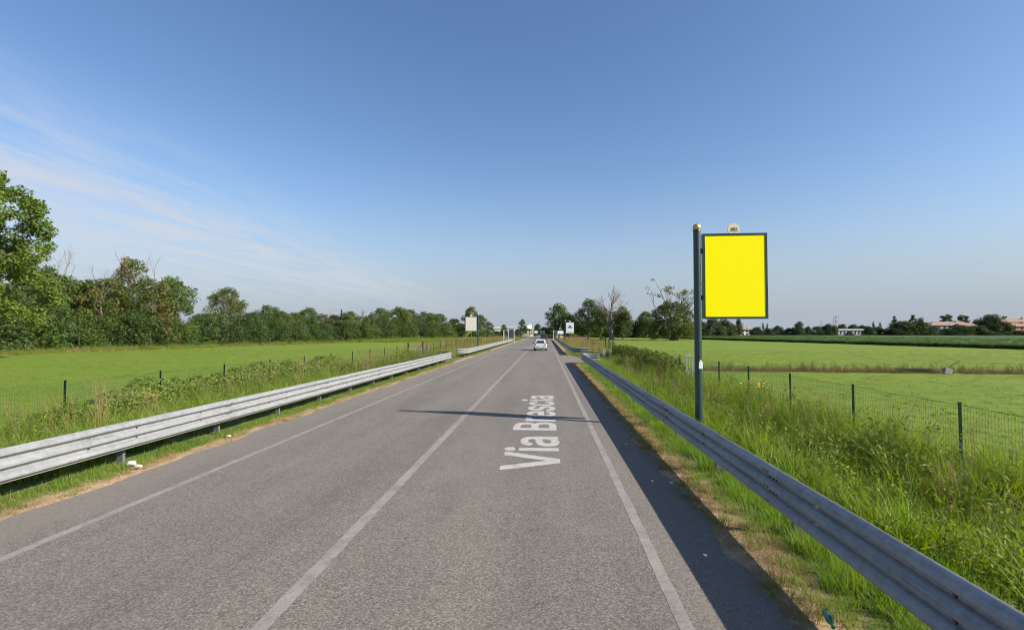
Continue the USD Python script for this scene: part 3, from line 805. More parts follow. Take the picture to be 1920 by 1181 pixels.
plant("far0", 1020, 613, 420, 10, "hazy tree closing the road's far end", "far_tree")
plant("far1", 1032, 614, 420, 9, "hazy tree right of the road's far end", "far_tree")

# right-hand group
plant("broad0", 1048, 570, 190, 26, "broad dark-green tree behind the white sign on the right", "broad_tree")
plant("broad1", 1102, 560, 182, 25, "tall full-crowned tree left of the dead tree", "broad_tree")
plant("broad1", 1068, 590, 200, 16, "smaller full tree between the white sign and the tall full-crowned tree", "broad_tree")
plant("green2", 1168, 574, 172, 17, "leafy tree right behind the dead tree's trunk", "green_tree")
plant("broad0", 1212, 584, 205, 20, "pale-topped tree left of the half-bare tree", "broad_tree")
plant("green3", 1128, 575, 172, 15, "leafy tree left behind the dead tree's trunk", "green_tree")
row([("far0", 1075, 606, 230, 22), ("far1", 1098, 603, 226, 24), ("far2", 1122, 604, 226, 24), ("far0", 1150, 606, 226, 22), ("far1", 1176, 602, 226, 24), ("far2", 1202, 600, 226, 24), ("far0", 1230, 602, 226, 24), ("far1", 1258, 602, 226, 24), ("far2", 1286, 604, 228, 22), ("far0", 1312, 602, 230, 22), ("far1", 1338, 598, 232, 22), ("far2", 1358, 600, 236, 18)],
    "wood_edge_tree", "tree", "dark low tree of the wood behind the right meadow, {} from the left")

# dead tree with a thick pale trunk
rng = np.random.default_rng(202)
b = at(1144, 155)
out, tips = [], []
tp = np.array([[0.5, 0, -0.3], [0.25, 0, 1.5], [0.0, 0.1, 4.0], [0.1, 0.0, 6.5], [0.2, 0, 8.0]])
out.append(tube(tp, [1.0, 0.68, 0.58, 0.52, 0.42], 10, cap=False))
for dx, dz, ln, r in ((-0.55, 1.0, 3.9, 0.22), (0.05, 1.2, 4.2, 0.26), (0.5, 1.1, 3.9, 0.20), (-0.9, 0.55, 3.2, 0.17), (0.9, 0.5, 3.2, 0.17), (-0.25, 1.1, 4.0, 0.19), (0.25, 1.3, 4.1, 0.19), (0.75, 0.9, 3.8, 0.16), (-0.75, 0.9, 3.6, 0.16)):
    branching(tp[rng.integers(2, 5)], [dx, rng.normal() * 0.35, dz], ln, r, rng, 3, out, 0.5, 0.2, (2, 4))
for dx, z in ((-1, 3.4), (1, 3.9), (-0.8, 5.0), (0.9, 5.2)):
    branching([0.1, 0, z], [dx, rng.normal() * 0.4, 0.25], 2.6, 0.16, rng, 2, out, 0.5, 0.0, (1, 3), tips)
t = thing("dead_tree", "dead tree with thick pale trunk and bare upper limbs in the right meadow", "tree", (b[0], b[1], 0))
obj("trunk", cat(out), M["bark_pale"], t, smooth=True)
cl = np.array([[-2.3, 0.5, 7.2], [-3.2, 0.2, 6.2], [3.4, 0.3, 7.3], [4.6, 0.4, 7.8], [2.2, -0.3, 6.1], [-1.6, 0.6, 5.2], [3.0, 0.2, 5.2], [5.2, 0.2, 6.4], [0.9, 1.2, 7.4]])
pk = rng.integers(0, len(cl), 3600)
pos = cl[pk] + rng.normal(size=(3600, 3)) * np.array([0.75, 0.75, 0.55])
obj("crown", leaves(pos, 0.42, rng), M["leaf_olive"], t)
for lx, lz, px_ in ((0, 0, 1128),):
    plant("bush1", 1130, 631, 152, 9, "small dark bush at the dead tree's foot", "shrub", "shrub")

# half-bare tree: leafy below, bare crooked limbs above
rng = np.random.default_rng(303)
b = at(1262, 148)
out, tips = [], []
tp = np.array([[0, 0, -0.3], [0.1, 0, 1.0], [0.0, 0, 2.6], [0.1, 0, 4.2]])
out.append(tube(tp, [1.3, 0.95, 0.8, 0.7], 9, cap=False))
for dx, dz, ln, r in ((-0.75, 0.9, 5.4, 0.28), (-0.4, 1.2, 5.6, 0.30), (0.1, 1.2, 5.6, 0.30), (0.5, 1.15, 6.0, 0.30), (0.85, 0.9, 5.6, 0.28), (1.0, 0.6, 4.6, 0.22), (-1.0, 0.55, 4.4, 0.22)):
    branching(tp[3], [dx, rng.normal() * 0.4, dz], ln, r, rng, 3, out, 0.40, 0.18, (1, 3), tips)
t = thing("half_bare_tree", "half-bare tree with leafy lower crown and crooked limbs, left of the yellow billboard", "tree", (b[0], b[1], 0))
obj("trunk", cat(out), M["bark"], t, smooth=True)
nl_ = 22000
cc, rr = [], []
for i in range(60):
    tt = (i + 0.5) / 60
    z = 1.6 + tt * 9.0
    wmax = 6.8 * math.sin(math.pi * (0.18 + 0.72 * tt)) ** 0.8
    ang = i * 2.4
    q = rng.uniform(0.35, 1) ** 0.6 * wmax
    cc.append([q * math.cos(ang), q * math.sin(ang), z]); rr.append(rng.uniform(1.0, 1.7))
for i in range(25):
    q = rng.uniform(0.3, 1) ** 0.6 * 6.4
    cc.append([q * math.cos(i * 2.4 + 1), q * math.sin(i * 2.4 + 1), rng.uniform(0.9, 4.2)]); rr.append(rng.uniform(1.1, 1.7))
tips = np.array(tips)
up = tips[(tips[:, 2] > 9.5) & (tips[:, 0] < 6)]
for q in up[rng.permutation(len(up))[:46]]:
    cc.append(q + rng.normal(size=3) * 0.5); rr.append(rng.uniform(0.6, 1.0))
cc, rr = np.array(cc), np.array(rr)
wt = rr ** 2 * np.where(np.arange(len(cc)) < 85, 1.0, 0.28)
pk = rng.choice(len(cc), nl_, p=wt / wt.sum())
d = rng.normal(size=(nl_, 3)); d /= np.linalg.norm(d, axis=1, keepdims=True)
pos = cc[pk] + d * rr[pk][:, None] * rng.uniform(0.2, 1, (nl_, 1)) ** 0.5 * np.array([1, 1, 0.75])
obj("crown", leaves(pos, 0.36, rng), M["leaf_olive"], t)

# far right: bushes, trees and conifers in front of the houses
row([("far0", 1370, 607, 280, 12), ("far1", 1418, 614, 290, 14), ("far2", 1440, 616, 290, 14), ("far0", 1458, 611, 290, 12), ("far1", 1478, 616, 290, 14), ("far2", 1497, 604, 286, 12), ("far0", 1515, 612, 288, 8), ("far1", 1532, 613, 290, 14),
     ("far2", 1553, 608, 288, 10), ("far0", 1562, 610, 288, 9), ("far1", 1592, 622, 282, 8), ("far2", 1628, 612, 284, 12), ("far0", 1644, 613, 288, 12), ("far1", 1664, 622, 284, 10)],
    "field_edge_tree", "tree", "dark rounded tree at the crop field's far edge, {} from the left")
row([("far2", 1690, 603, 280, 28), ("far0", 1720, 603, 280, 28), ("far1", 1748, 613, 280, 18), ("far2", 1775, 616, 278, 18), ("far0", 1800, 610, 278, 22), ("far1", 1832, 612, 278, 22), ("far2", 1860, 591, 282, 24), ("far0", 1882, 604, 280, 18), ("far1", 1852, 621, 276, 20), ("far2", 1908, 620, 278, 16), ("far0", 1932, 618, 278, 14)],
    "garden_shrub", "shrub", "big dark garden shrub before the far tile-roofed houses, {} from the left")
row([("cone0", 1431, 605, 330, 6), ("cone0", 1438, 606, 330, 5), ("cone0", 1638, 603, 320, 6), ("cone0", 1650, 604, 320, 6), ("cone0", 1676, 592, 310, 12), ("cone0", 1712, 590, 310, 16)],
    "conifer_tree", "tree", "dark pointed conifer on the far right skyline, {} from the left")
row([("cedar0", 1774, 589, 330, 16), ("cedar0", 1808, 590, 330, 16), ("cedar0", 1885, 592, 340, 10)],
    "cedar_tree", "tree", "flat-layered cedar behind the long tile-roofed house, {} from the left")
row([("far1", 1578, 609, 330, 12), ("far2", 1598, 609, 330, 14), ("far0", 1616, 610, 330, 12), ("far0", 1545, 612, 340, 12), ("far1", 1725, 598, 320, 10), ("far2", 1830, 600, 330, 8), ("far1", 1385, 600, 300, 8)],
    "skyline_tree", "tree", "hazy rounded treetop seen over the far roofs on the right, {} from the left")

# ------------------------------------------------------------------ grass and weeds (stuff)


def blade_clump(seed, nb, height, radius, width, droop=0.6, lean=0.35, segs=4):
    rng = np.random.default_rng(seed)
    vs, fs, n0 = [], [], 0
    for _ in range(nb):
        a = rng.uniform(0, 2 * np.pi)
        r = radius * math.sqrt(rng.uniform())
        base = np.array([r * math.cos(a), r * math.sin(a), -0.03])
        h = height * rng.uniform(0.45, 1.1)
        dirn = rng.uniform(0, 2 * np.pi)
        dv = np.array([math.cos(dirn), math.sin(dirn), 0])
        l0 = rng.uniform(0.05, lean)
        dr = droop * rng.uniform(0.2, 1.2)
        side = np.array([-dv[1], dv[0], 0])
        tw = rng.uniform(-0.8, 0.8)
        side = side * math.cos(tw) + dv * math.sin(tw)
        pts = []
        for k in range(segs + 1):
            t = k / segs
            w = width * (1 - t ** 1.6) * rng.uniform(0.9, 1.1)
            c = base + dv * h * (l0 * t + dr * t * t * 0.55) + np.array([0, 0, h * (t - dr * 0.42 * t ** 2.6)])
            pts.append((c, w))
        for c, w in pts[:-1]:
            vs += [c - side * w / 2, c + side * w / 2]
        vs.append(pts[-1][0])
        for k in range(segs - 1):
            q = n0 + 2 * k
            fs += [(q, q + 1, q + 3), (q, q + 3, q + 2)]
        q = n0 + 2 * (segs - 1)
        fs.append((q, q + 1, q + 2))
        n0 += 2 * segs + 1
    return np.array(vs), np.array(fs)


def seed_clump(seed, nb, height, radius, head=0.16):
    """thin stalks, each with a feathery drooping head"""
    rng = np.random.default_rng(seed)
    vs, fs, n0 = [], [], 0
    for _ in range(nb):
        a = rng.uniform(0, 6.28)
        base = np.array([radius * rng.uniform() * math.cos(a), radius * rng.uniform() * math.sin(a), -0.03])
        h = height * rng.uniform(0.7, 1.1)
        dv = rng.normal(size=3) * 0.18; dv[2] = 1
        top = base + dv * h
        s = np.array([0.0025, 0, 0])
        vs += [base - s, base + s, top + s * 0.5, top - s * 0.5]
        fs += [(n0, n0 + 1, n0 + 2), (n0, n0 + 2, n0 + 3)]
        n0 += 4
        for k in range(12):
            c = top - dv * head * (k / 12) + rng.normal(size=3) * 0.012 * (1 + k * 0.25)
            d = rng.normal(size=3) * 0.5; d[2] -= 0.2
            d /= np.linalg.norm(d)
            e = np.cross(d, rng.normal(size=3)); e /= np.linalg.norm(e)
            l = head * 0.28
            vs += [c, c + d * l * 0.5 + e * 0.006, c + d * l]
            fs.append((n0, n0 + 1, n0 + 2)); n0 += 3
    return np.array(vs), np.array(fs)


def weed_clump(seed, stems, height, leaf, per=14):
    rng = np.random.default_rng(seed)
    pos, out = [], []
    V, Fc, n0 = [], [], 0
    for _ in range(stems):
        b = np.array([rng.normal() * 0.07, rng.normal() * 0.07, -0.03])
        d = np.array([rng.normal() * 0.28, rng.normal() * 0.28, 1.0])
        h = height * rng.uniform(0.6, 1.05)
        m = tube([b, b + d * h * 0.5 + rng.normal(size=3) * 0.02, b + d * h], [0.004, 0.003, 0.0015], 3, cap=False)
        V.append(m.vertices); Fc.append(m.faces + n0); n0 += len(m.vertices)
        tt = rng.uniform(0.15, 1.0, per)
        pos.append(b + d * h * tt[:, None] + rng.normal(size=(per, 3)) * leaf * 0.6)
    lv, lf = leaves(np.concatenate(pos), leaf, rng, up=0.5, aspect=0.45)
    V.append(lv); Fc.append(lf + n0)
    return np.concatenate(V), np.concatenate(Fc)


def scatter(name, label, protos, pos, rng, smin, smax, tilt=0.12, kind="stuff"):
    """protos: list of (mesh, material, weight)"""
    path = numbered("/World/" + name)
    pi = UsdGeom.PointInstancer.Define(stage, path)
    rel = pi.CreatePrototypesRel()
    wts = []
    for i, (me, ma, w) in enumerate(protos):
        pp = f"{path}/clump" + ("" if i == 0 else f"_{i:03d}")
        usdkit.mesh(stage, pp, me, ma)
        rel.AddTarget(pp)
        wts.append(w)
    mid_b = BOTTLE + np.array([-0.03, -0.14, 0])
    pos = pos[np.hypot(pos[:, 0] - mid_b[0], pos[:, 1] - mid_b[1]) > 0.2]      # the grass is pressed flat around the bottle
    n = len(pos)
    wts = np.array(wts, float) / sum(wts)
    pi.CreateProtoIndicesAttr(Vt.IntArray.FromNumpy(rng.choice(len(protos), n, p=wts).astype(np.int32)))
    pi.CreatePositionsAttr(Vt.Vec3fArray.FromNumpy(pos.astype(np.float32)))
    yaw = rng.uniform(0, 2 * np.pi, n)
    tx, ty = rng.normal(size=n) * tilt, rng.normal(size=n) * tilt
    # quaternion yaw * small tilt
    cy, sy = np.cos(yaw / 2), np.sin(yaw / 2)
    q = np.stack([cy, cy * tx / 2 - sy * ty / 2, cy * ty / 2 + sy * tx / 2, sy], -1)
    q /= np.linalg.norm(q, axis=1, keepdims=True)
    pi.CreateOrientationsAttr(Vt.QuathArray([Gf.Quath(float(a), float(b_), float(c_), float(d_)) for a, b_, c_, d_ in q]))
    s = rng.uniform(smin, smax, n)
    sc = np.stack([s, s, s * rng.uniform(0.8, 1.2, n)], -1)
    pi.CreateScalesAttr(Vt.Vec3fArray.FromNumpy(sc.astype(np.float32)))
    tag(pi, label, None, None, kind)
    return path


def spread(rng, x0, x1, y0, y1, dens, mask=None):
    """points at a density (per square metre) that may fall with distance"""
    dmax = dens(0.0, 0.0) if callable(dens) else dens
    n = int(dmax * (x1 - x0) * (y1 - y0))
    x, y = rng.uniform(x0, x1, n), rng.uniform(y0, y1, n)
    keep = np.ones(n, bool)
    if callable(dens):
        keep &= rng.uniform(size=n) < dens(x, y) / dmax
    if mask is not None:
        keep &= mask(x, y)
    x, y = x[keep], y[keep]
    return np.stack([x, y, ground_z(x, y)], -1)


def in_view(x, y, pad=1.5):
    xc = x * R0[0] + y * R0[1]
    zc = x * F0[0] + y * F0[1]
    return (zc > 0.8) & (np.abs(xc) < zc * 1.02 + pad)


BOTTLE = at(1538, 4.43, 0.075)
rng = np.random.default_rng(77)
short = [blade_clump(401 + i, 34, 0.17, 0.13, 0.007, 0.7, 0.5, 3) for i in range(3)]
mid = [blade_clump(411 + i, 30, 0.36, 0.13, 0.009, 0.75, 0.4, 4) for i in range(3)]
tall = [blade_clump(421 + i, 30, 0.72, 0.16, 0.0135, 0.95, 0.4, 5) for i in range(4)]
strawc = [blade_clump(431 + i, 30, 0.15, 0.15, 0.005, 1.0, 1.2, 3) for i in range(2)]
tallstraw = [blade_clump(441 + i, 16, 0.62, 0.14, 0.008, 0.9, 0.4, 4) for i in range(2)]
seeds_ = [seed_clump(451 + i, 7, 0.95, 0.14) for i in range(2)]
weeds = [weed_clump(461 + i, 6, 0.7, 0.05, 22) for i in range(3)]
gapmask = lambda x, y: np.abs(y - 46.8) > 5.2


def noise2(x, y, s, seed):
    return meshkit.fbm(np.stack([x * s, y * s, x * 0], -1), 3, seed)


# right verge between asphalt and rail: straw close to the road, green under the rail
pos = spread(rng, 2.0, 2.62, 0.8, 62, lambda x, y: np.clip(230 * 6 / (y + 5), 22, 230) if not np.isscalar(x) else 230,
             lambda x, y: in_view(x, y, 0.4) & gapmask(x, y) & (x > 2.02 + (noise2(x, y, 0.9, 3) - 0.5) * 0.7))
scatter("dry_verge_grass", "dry straw-coloured grass between the asphalt and the right guardrail", [(strawc[0], M["straw"], 4), (strawc[1], M["straw"], 4), (short[0], M["grass"], 1.6)], pos, rng, 0.6, 1.15)
pos = spread(rng, 2.35, 3.3, 0.8, 70, lambda x, y: np.clip(130 * 6 / (y + 5), 14, 130) if not np.isscalar(x) else 130,
             lambda x, y: in_view(x, y, 0.4) & gapmask(x, y) & (x > 2.45 + (noise2(x, y, 0.8, 8) - 0.5) * 0.5))
scatter("green_verge_grass", "short green grass under the right guardrail", [(short[0], M["grass_vivid"], 3), (short[1], M["grass"], 3), (short[2], M["grass_vivid"], 3), (strawc[1], M["straw"], 1.2)], pos, rng, 0.6, 1.15)
# left verge
pos = spread(rng, -8.0, -7.0, 4, 70, lambda x, y: np.clip(120 * 9 / (y + 4), 14, 120) if not np.isscalar(x) else 120,
             lambda x, y: in_view(x, y, 0.4) & gapmask(x, y) & (x < -7.14 + (noise2(x, y, 0.9, 4) - 0.5) * 0.5))
near_road = pos[:, 0] > -7.42 + (noise2(pos[:, 0], pos[:, 1], 0.7, 14) - 0.5) * 0.5
scatter("dry_verge_grass", "dry straw-coloured grass between the asphalt and the left guardrail", [(strawc[0], M["straw"], 4), (strawc[1], M["straw"], 4), (short[0], M["grass"], 1.2)], pos[near_road], rng, 0.5, 1.0)
scatter("green_verge_grass", "short green grass under the left guardrail", [(short[0], M["grass_vivid"], 3), (short[1], M["grass"], 3), (strawc[0], M["straw"], 0.8)], pos[~near_road], rng, 0.6, 1.2)

# bright grass just behind the right rail
pos = spread(rng, 2.88, 4.7, 1.0, 60, lambda x, y: np.clip(46 * 8 / (y + 5), 8, 46) if not np.isscalar(x) else 46,
             lambda x, y: in_view(x, y, 0.5) & gapmask(x, y) & (rng.uniform(size=x.shape) < np.clip((4.9 - x) / 1.0, 0, 1)))
scatter("bank_grass", "bright green grass on the bank behind the right guardrail", [(mid[0], M["grass_vivid"], 3), (mid[1], M["grass_vivid"], 3), (mid[2], M["grass"], 3)], pos, rng, 0.6, 1.1, 0.18)
pos = spread(rng, 2.74, 3.06, 1.5, 40, lambda x, y: np.clip(60 * 8 / (y + 5), 10, 60) if not np.isscalar(x) else 60, lambda x, y: in_view(x, y, 0.4) & gapmask(x, y))
scatter("rail_foot_grass", "longer green grass growing up around the right guardrail's posts", [(mid[0], M["grass_vivid"], 3), (mid[1], M["grass_vivid"], 3), (mid[2], M["grass"], 2)], pos, rng, 0.6, 0.95, 0.15)
# tall weeds in the right-hand ditch, up to the wire fence
pos = spread(rng, 3.9, 8.0, 2.0, 60, lambda x, y: np.clip(46 * 9 / (y + 5), 9, 46) if not np.isscalar(x) else 46,
             lambda x, y: in_view(x, y, 1.0) & gapmask(x, y) & (rng.uniform(size=x.shape) < np.clip((x - 3.7) / 0.9, 0, 1) * np.clip((8.1 - x) / 1.0, 0, 1)) & (noise2(x, y, 0.55, 31) > 0.37))
scatter("ditch_weeds", "tall rank grass and weeds in the ditch before the right wire fence",
        [(tall[0], M["grass"], 3), (tall[1], M["grass"], 3), (tall[2], M["grass_vivid"], 2), (tall[3], M["grass"], 2), (mid[0], M["grass"], 2), (weeds[0], M["weed"], 0.9), (weeds[1], M["weed"], 0.9), (tallstraw[0], M["straw"], 1.1), (seeds_[0], M["seed"], 0.5)],
        pos, rng, 0.75, 1.35, 0.2)
pos = spread(rng, 4.4, 7.3, 2.5, 42, lambda x, y: np.clip(9 * 9 / (y + 5), 2.5, 9) if not np.isscalar(x) else 9,
             lambda x, y: in_view(x, y, 0.5) & (noise2(x, y, 0.42, 71) > 0.5))
scatter("leafy_weeds", "bushy leafy weeds rising from the ditch before the right wire fence", [(weeds[0], M["weed"], 2), (weeds[1], M["weed"], 2), (weeds[2], M["leaf_hedge"], 1.2), (seeds_[1], M["seed"], 0.6)], pos, rng, 1.0, 1.6, 0.2)
longb = [blade_clump(491 + i, 12, 0.95, 0.12, 0.017, 1.35, 0.6, 7) for i in range(2)]
pos = spread(rng, 3.7, 7.4, 1.5, 22, 3.2, lambda x, y: in_view(x, y, 0.5) & (noise2(x, y, 0.6, 91) > 0.45))
scatter("arching_grass", "long arching reed-like blades in the ditch behind the right guardrail", [(longb[0], M["grass_pale"], 1), (longb[1], M["grass_pale"], 1)], pos, rng, 0.8, 1.25, 0.2)
# left: tall grass between rail and fence
pos = spread(rng, -12.6, -8.5, 5.0, 44, lambda x, y: np.clip(30 * 13 / (y + 5), 8, 30) if not np.isscalar(x) else 30,
             lambda x, y: in_view(x, y, 1.0) & gapmask(x, y))
scatter("tall_verge_grass", "tall green grass with brown seed heads between the left guardrail and the left wire fence",
        [(tall[0], M["grass"], 3), (tall[1], M["grass_vivid"], 3), (tall[2], M["grass"], 3), (tall[3], M["grass"], 2), (weeds[2], M["weed"], 1.2), (tallstraw[1], M["straw"], 0.9), (seeds_[0], M["seed"], 0.4), (seeds_[1], M["seed"], 0.4)],
        pos, rng, 0.85, 1.35, 0.16)
pos = spread(rng, -12.2, -8.5, 5.5, 34, 1.6, lambda x, y: in_view(x, y, 0.5))
longl = [blade_clump(495 + i, 12, 0.95, 0.12, 0.017, 1.2, 0.5, 7) for i in range(2)]
scatter("arching_grass", "long pale arching blades among the grass behind the left guardrail", [(longl[0], M["grass_pale"], 1), (longl[1], M["grass_pale"], 1)], pos, rng, 0.8, 1.2, 0.2)
# flowering weeds at the left, before the field entrance
pos = spread(rng, -11.6, -8.3, 22, 43, 7, lambda x, y: noise2(x, y, 0.4, 55) > 0.42)
scatter("flowering_weeds", "bushy pale-flowering weeds behind the left guardrail near the field entrance",
        [(weeds[0], M["weed"], 3), (weeds[1], M["leaf_hedge"], 3), (weeds[2], M["leaf_olive"], 2), (seeds_[1], M["seed"], 1.4)], pos, rng, 1.1, 1.9, 0.15)
# far verges: ochre tall grass
pos = np.concatenate([spread(rng, 3.2, 9.5, 52, 150, 3.2), spread(rng, -16, -8.2, 52, 170, 2.6)])
scatter("far_ochre_grass", "ochre and green tall grass beside the far guardrails", [(tall[0], M["grass"], 2), (tallstraw[0], M["straw"], 2.2), (seeds_[0], M["seed"], 2), (weeds[2], M["weed"], 1)], pos, rng, 1.0, 1.7)
# tall strip before the wood on the left, and along the tree line
pos = np.concatenate([np.stack([at(px, zc)[:2] for px, zc in zip(np.random.default_rng(8).uniform(640, 900, 1500), np.random.default_rng(9).uniform(118, 150, 1500))])])
pos = np.column_stack([pos, ground_z(pos[:, 0], pos[:, 1])])
scatter("reed_strip", "strip of tall grass before the far end of the left tree line", [(tall[1], M["grass"], 3), (weeds[0], M["weed"], 2), (tallstraw[1], M["straw"], 1)], pos, rng, 1.2, 2.0)
r8 = np.random.default_rng(18)
px_ = r8.uniform(-60, 860, 2600)
zc_ = np.interp(px_, [0, 100, 300, 440, 600, 700, 800, 860], [55, 60.5, 73, 85, 107, 124, 150, 165]) + r8.normal(size=2600) * 1.3
pos = np.stack([at(a_, b_)[:2] for a_, b_ in zip(px_, zc_)])
pos = np.column_stack([pos, ground_z(pos[:, 0], pos[:, 1])])
scatter("dry_grass_edge", "dry tan grass along the foot of the left tree line", [(tallstraw[0], M["straw"], 3), (tallstraw[1], M["straw"], 3), (tall[0], M["grass"], 3), (weeds[1], M["weed"], 2)], pos, rng, 0.8, 1.5)

# meadows: short mown grass, dense near, thinning out with distance
fld = [blade_clump(471 + i, 34, 0.075, 0.26, 0.010, 0.7, 0.8, 3) for i in range(3)]


def meadow_d(x, y):
    if np.isscalar(x):
        return 16
    return np.clip(16 * (14 / np.maximum(np.hypot(x, y), 1)) ** 1.25, 0.0, 16)


pos = spread(rng, 7.3, 60, 5, 70, meadow_d, lambda x, y: in_view(x, y))
scatter("meadow_grass", "short bright green grass of the right meadow", [(fld[0], M["grass_field"], 3), (fld[1], M["grass_field"], 3), (fld[2], M["grass_field"], 3)], pos, rng, 0.7, 1.5)
pos = spread(rng, -75, -12.0, 8, 70, meadow_d, lambda x, y: in_view(x, y))
scatter("meadow_grass", "short bright green grass of the left meadow", [(fld[0], M["grass_field"], 3), (fld[1], M["grass_field"], 3), (fld[2], M["grass_field"], 3)], pos, rng, 0.7, 1.5)

# brown bank of the ditch across the right meadow
r9 = np.random.default_rng(19)
x_ = r9.uniform(10, 60, 5200)
y_ = 34.2 - 0.07 * (x_ - 8) + r9.normal(size=5200) * 0.7
dens = np.clip(1.15 - np.abs(x_ - 23) / 34, 0.25, 1)
kp = r9.uniform(size=5200) < dens
pos = np.column_stack([x_[kp], y_[kp], ground_z(x_[kp], y_[kp])])
scatter("ditch_dry_grass", "brown dry grass along the ditch crossing the right meadow", [(tallstraw[0], M["brown_grass"], 3), (strawc[0], M["brown_grass"], 3), (weeds[0], M["leaf_rust"], 0.5)], pos, rng, 0.5, 1.0)

# yellow flowers by the right fence
fp = []
r10 = np.random.default_rng(20)
for cx, cy, n_ in ((7.0, 17.2, 40), (6.7, 16.3, 30), (6.9, 18.0, 16), (-9.5, 36.5, 24), (-9.0, 40.5, 24), (5.2, 20, 8)):
    fp.append(np.column_stack([cx + r10.normal(size=n_) * 0.14, cy + r10.normal(size=n_) * 0.2, 0.55 + r10.uniform(0, 0.4, n_) + (0.35 if cx < 0 else 0)]))
fl = np.concatenate(fp)
fv, ff = leaves(fl, 0.042, r10, up=0.6, aspect=1.0)
stv = [tube([[q[0], q[1], ground_z(q[0], q[1])], q], [0.004, 0.002], 3, cap=False) for q in fl]
t = obj("yellow_flowers", (fv, ff), M["flower"], kind="stuff")
tag(stage.GetPrimAtPath(t), label="small yellow flower heads among the weeds near the wire fences")
t2 = obj("stems", cat(stv), M["weed"], t)

# crop field: dark green rows beyond the meadow
A, B = np.array([72.0, 45.0]), np.array([50.0, 165.0])
dirc = (B - A) / np.linalg.norm(B - A)
nrmc = np.array([-dirc[1], dirc[0]]) * -1
if nrmc[0] < 0:
    nrmc = -nrmc
us = np.linspace(-20, 330, 180)
ws = np.concatenate([[0.0, 0.05], np.geomspace(0.4, 330, 60)])
uu, ww = np.meshgrid(us, ws, indexing="ij")
P = A[None, None] + uu[..., None] * dirc + ww[..., None] * nrmc
hh = np.where(ww < 0.01, -0.1, 0.52 + 0.22 * (meshkit.fbm(np.stack([P[..., 0] * 0.8, P[..., 1] * 0.8, ww * 0], -1), 4, 12) - 0.5) + 0.05 * np.sin(ww * 2 * np.pi / 1.5))
cv = np.concatenate([P, hh[..., None]], -1).reshape(-1, 3)
ii, jj = np.meshgrid(np.arange(len(us) - 1), np.arange(len(ws) - 1), indexing="ij")
k = ii * len(ws) + jj
cf = np.stack([k, k + 1, k + len(ws) + 1, k + len(ws)], -1).reshape(-1, 4)
t = obj("crop_canopy", (cv, cf), M["crop"], smooth=True, kind="stuff")
tag(stage.GetPrimAtPath(t), label="flat dark green crop field beyond the right meadow")
r11 = np.random.default_rng(23)
n_ = 9000
u_ = r11.uniform(-20, 200, n_); w_ = r11.uniform(0, 1, n_) ** 2.2 * 70
pos = A + u_[:, None] * dirc + w_[:, None] * nrmc
pos = np.column_stack([pos, np.full(n_, 0.05)])
cropc = [weed_clump(481 + i, 9, 0.66, 0.16, 10) for i in range(2)]
scatter("crop_plants", "leafy crop plants along the near edge of the dark green field", [(cropc[0], M["crop"], 1), (cropc[1], M["crop"], 1)], pos, r11, 0.85, 1.25)

# ------------------------------------------------------------------ wire fences


def fence(label, x, ystart, n, spacing, mesh_from, mesh_to, top=1.2, skip=()):
    t = thing("wire_fence", label, "fence")
    ysx = [ystart + i * spacing for i in range(n)]
    for i, y in enumerate(ysx):
        if i in skip:
            continue
        zb = float(ground_z(x, y))
        # T-section post
        pm = cat([box(x - 0.028, x + 0.028, y - 0.003, y + 0.003, zb - 0.2, top), box(x - 0.003, x + 0.003, y + 0.003, y + 0.035, zb - 0.2, top), box(x - 0.030, x + 0.030, y - 0.008, y + 0.038, top, top + 0.012)])
        obj("post", pm, M["green_post"], t)
    for i in range(n - 1):
        if not (mesh_from <= i < mesh_to) or i in skip or i + 1 in skip:
            continue
        y0, y1 = ysx[i], ysx[i + 1]
        zb = float(ground_z(x, (y0 + y1) / 2)) + 0.03
        r = 0.0017
        step = 0.06 if y0 < 25 else 0.12
        ms = []
        for y in np.arange(y0 + step / 2, y1, step):
            ms.append(tube([[x, y, zb], [x, y, top - 0.06]], [r, r], 3, cap=False))
        for z in np.arange(zb, top - 0.05, 0.10 if y0 < 25 else 0.2):
            ms.append(tube([[x, y0, z], [x, (y0 + y1) / 2, z - 0.006], [x, y1, z]], [r, r, r], 3, cap=False))
        obj("wire_mesh", cat(ms), M["green_wire"], t)
        obj("tension_wire", tube([[x - 0.004, y0, top - 0.03], [x - 0.004, (y0 + y1) / 2, top - 0.045], [x - 0.004, y1, top - 0.03]], [0.004] * 3, 4), M["green_wire"], t)
    return t


fence("dark green wire-mesh fence with posts along the right meadow, up to the hedge", 7.25, 6.4, 8, 3.13, 0, 8)
fence("dark green wire-mesh fence on the right beyond the hedge and field entrance", 7.6, 57.5, 14, 3.4, 0, 14, 1.3)
fence("dark green wire-mesh fence along the left meadow, partly overgrown", -12.25, 5.85, 12, 3.25, 0, 12)
fence("low green wire fence on the left beyond the field entrance", -12.6, 53.5, 14, 3.6, 0, 14, 1.25)


def gate_posts(label, x, ys_, h=1.5, w=0.06):
    for y, lab in zip(ys_, label):
        t = thing("gate_post", lab, "post", (x, y, 0))
        obj("post_shaft", box(-w / 2, w / 2, -w / 2, w / 2, -0.3, h), M["green_post"], t)
        obj("post_cap", box(-w / 2 - 0.006, w / 2 + 0.006, -w / 2 - 0.006, w / 2 + 0.006, h, h + 0.02), M["green_post"], t)


gate_posts(["square dark green gate post nearer the left guardrail's end", "square dark green gate post farther on at the left field entrance"], -12.0, [44.2, 49.5], 1.45, 0.12)
gate_posts(["dark green gate post just beyond the right hedge's end", "slim dark green gate post at the right field entrance", "far dark green gate post at the right field entrance"], 7.15, [55.2, 58.6, 62.0], 1.55, 0.11)


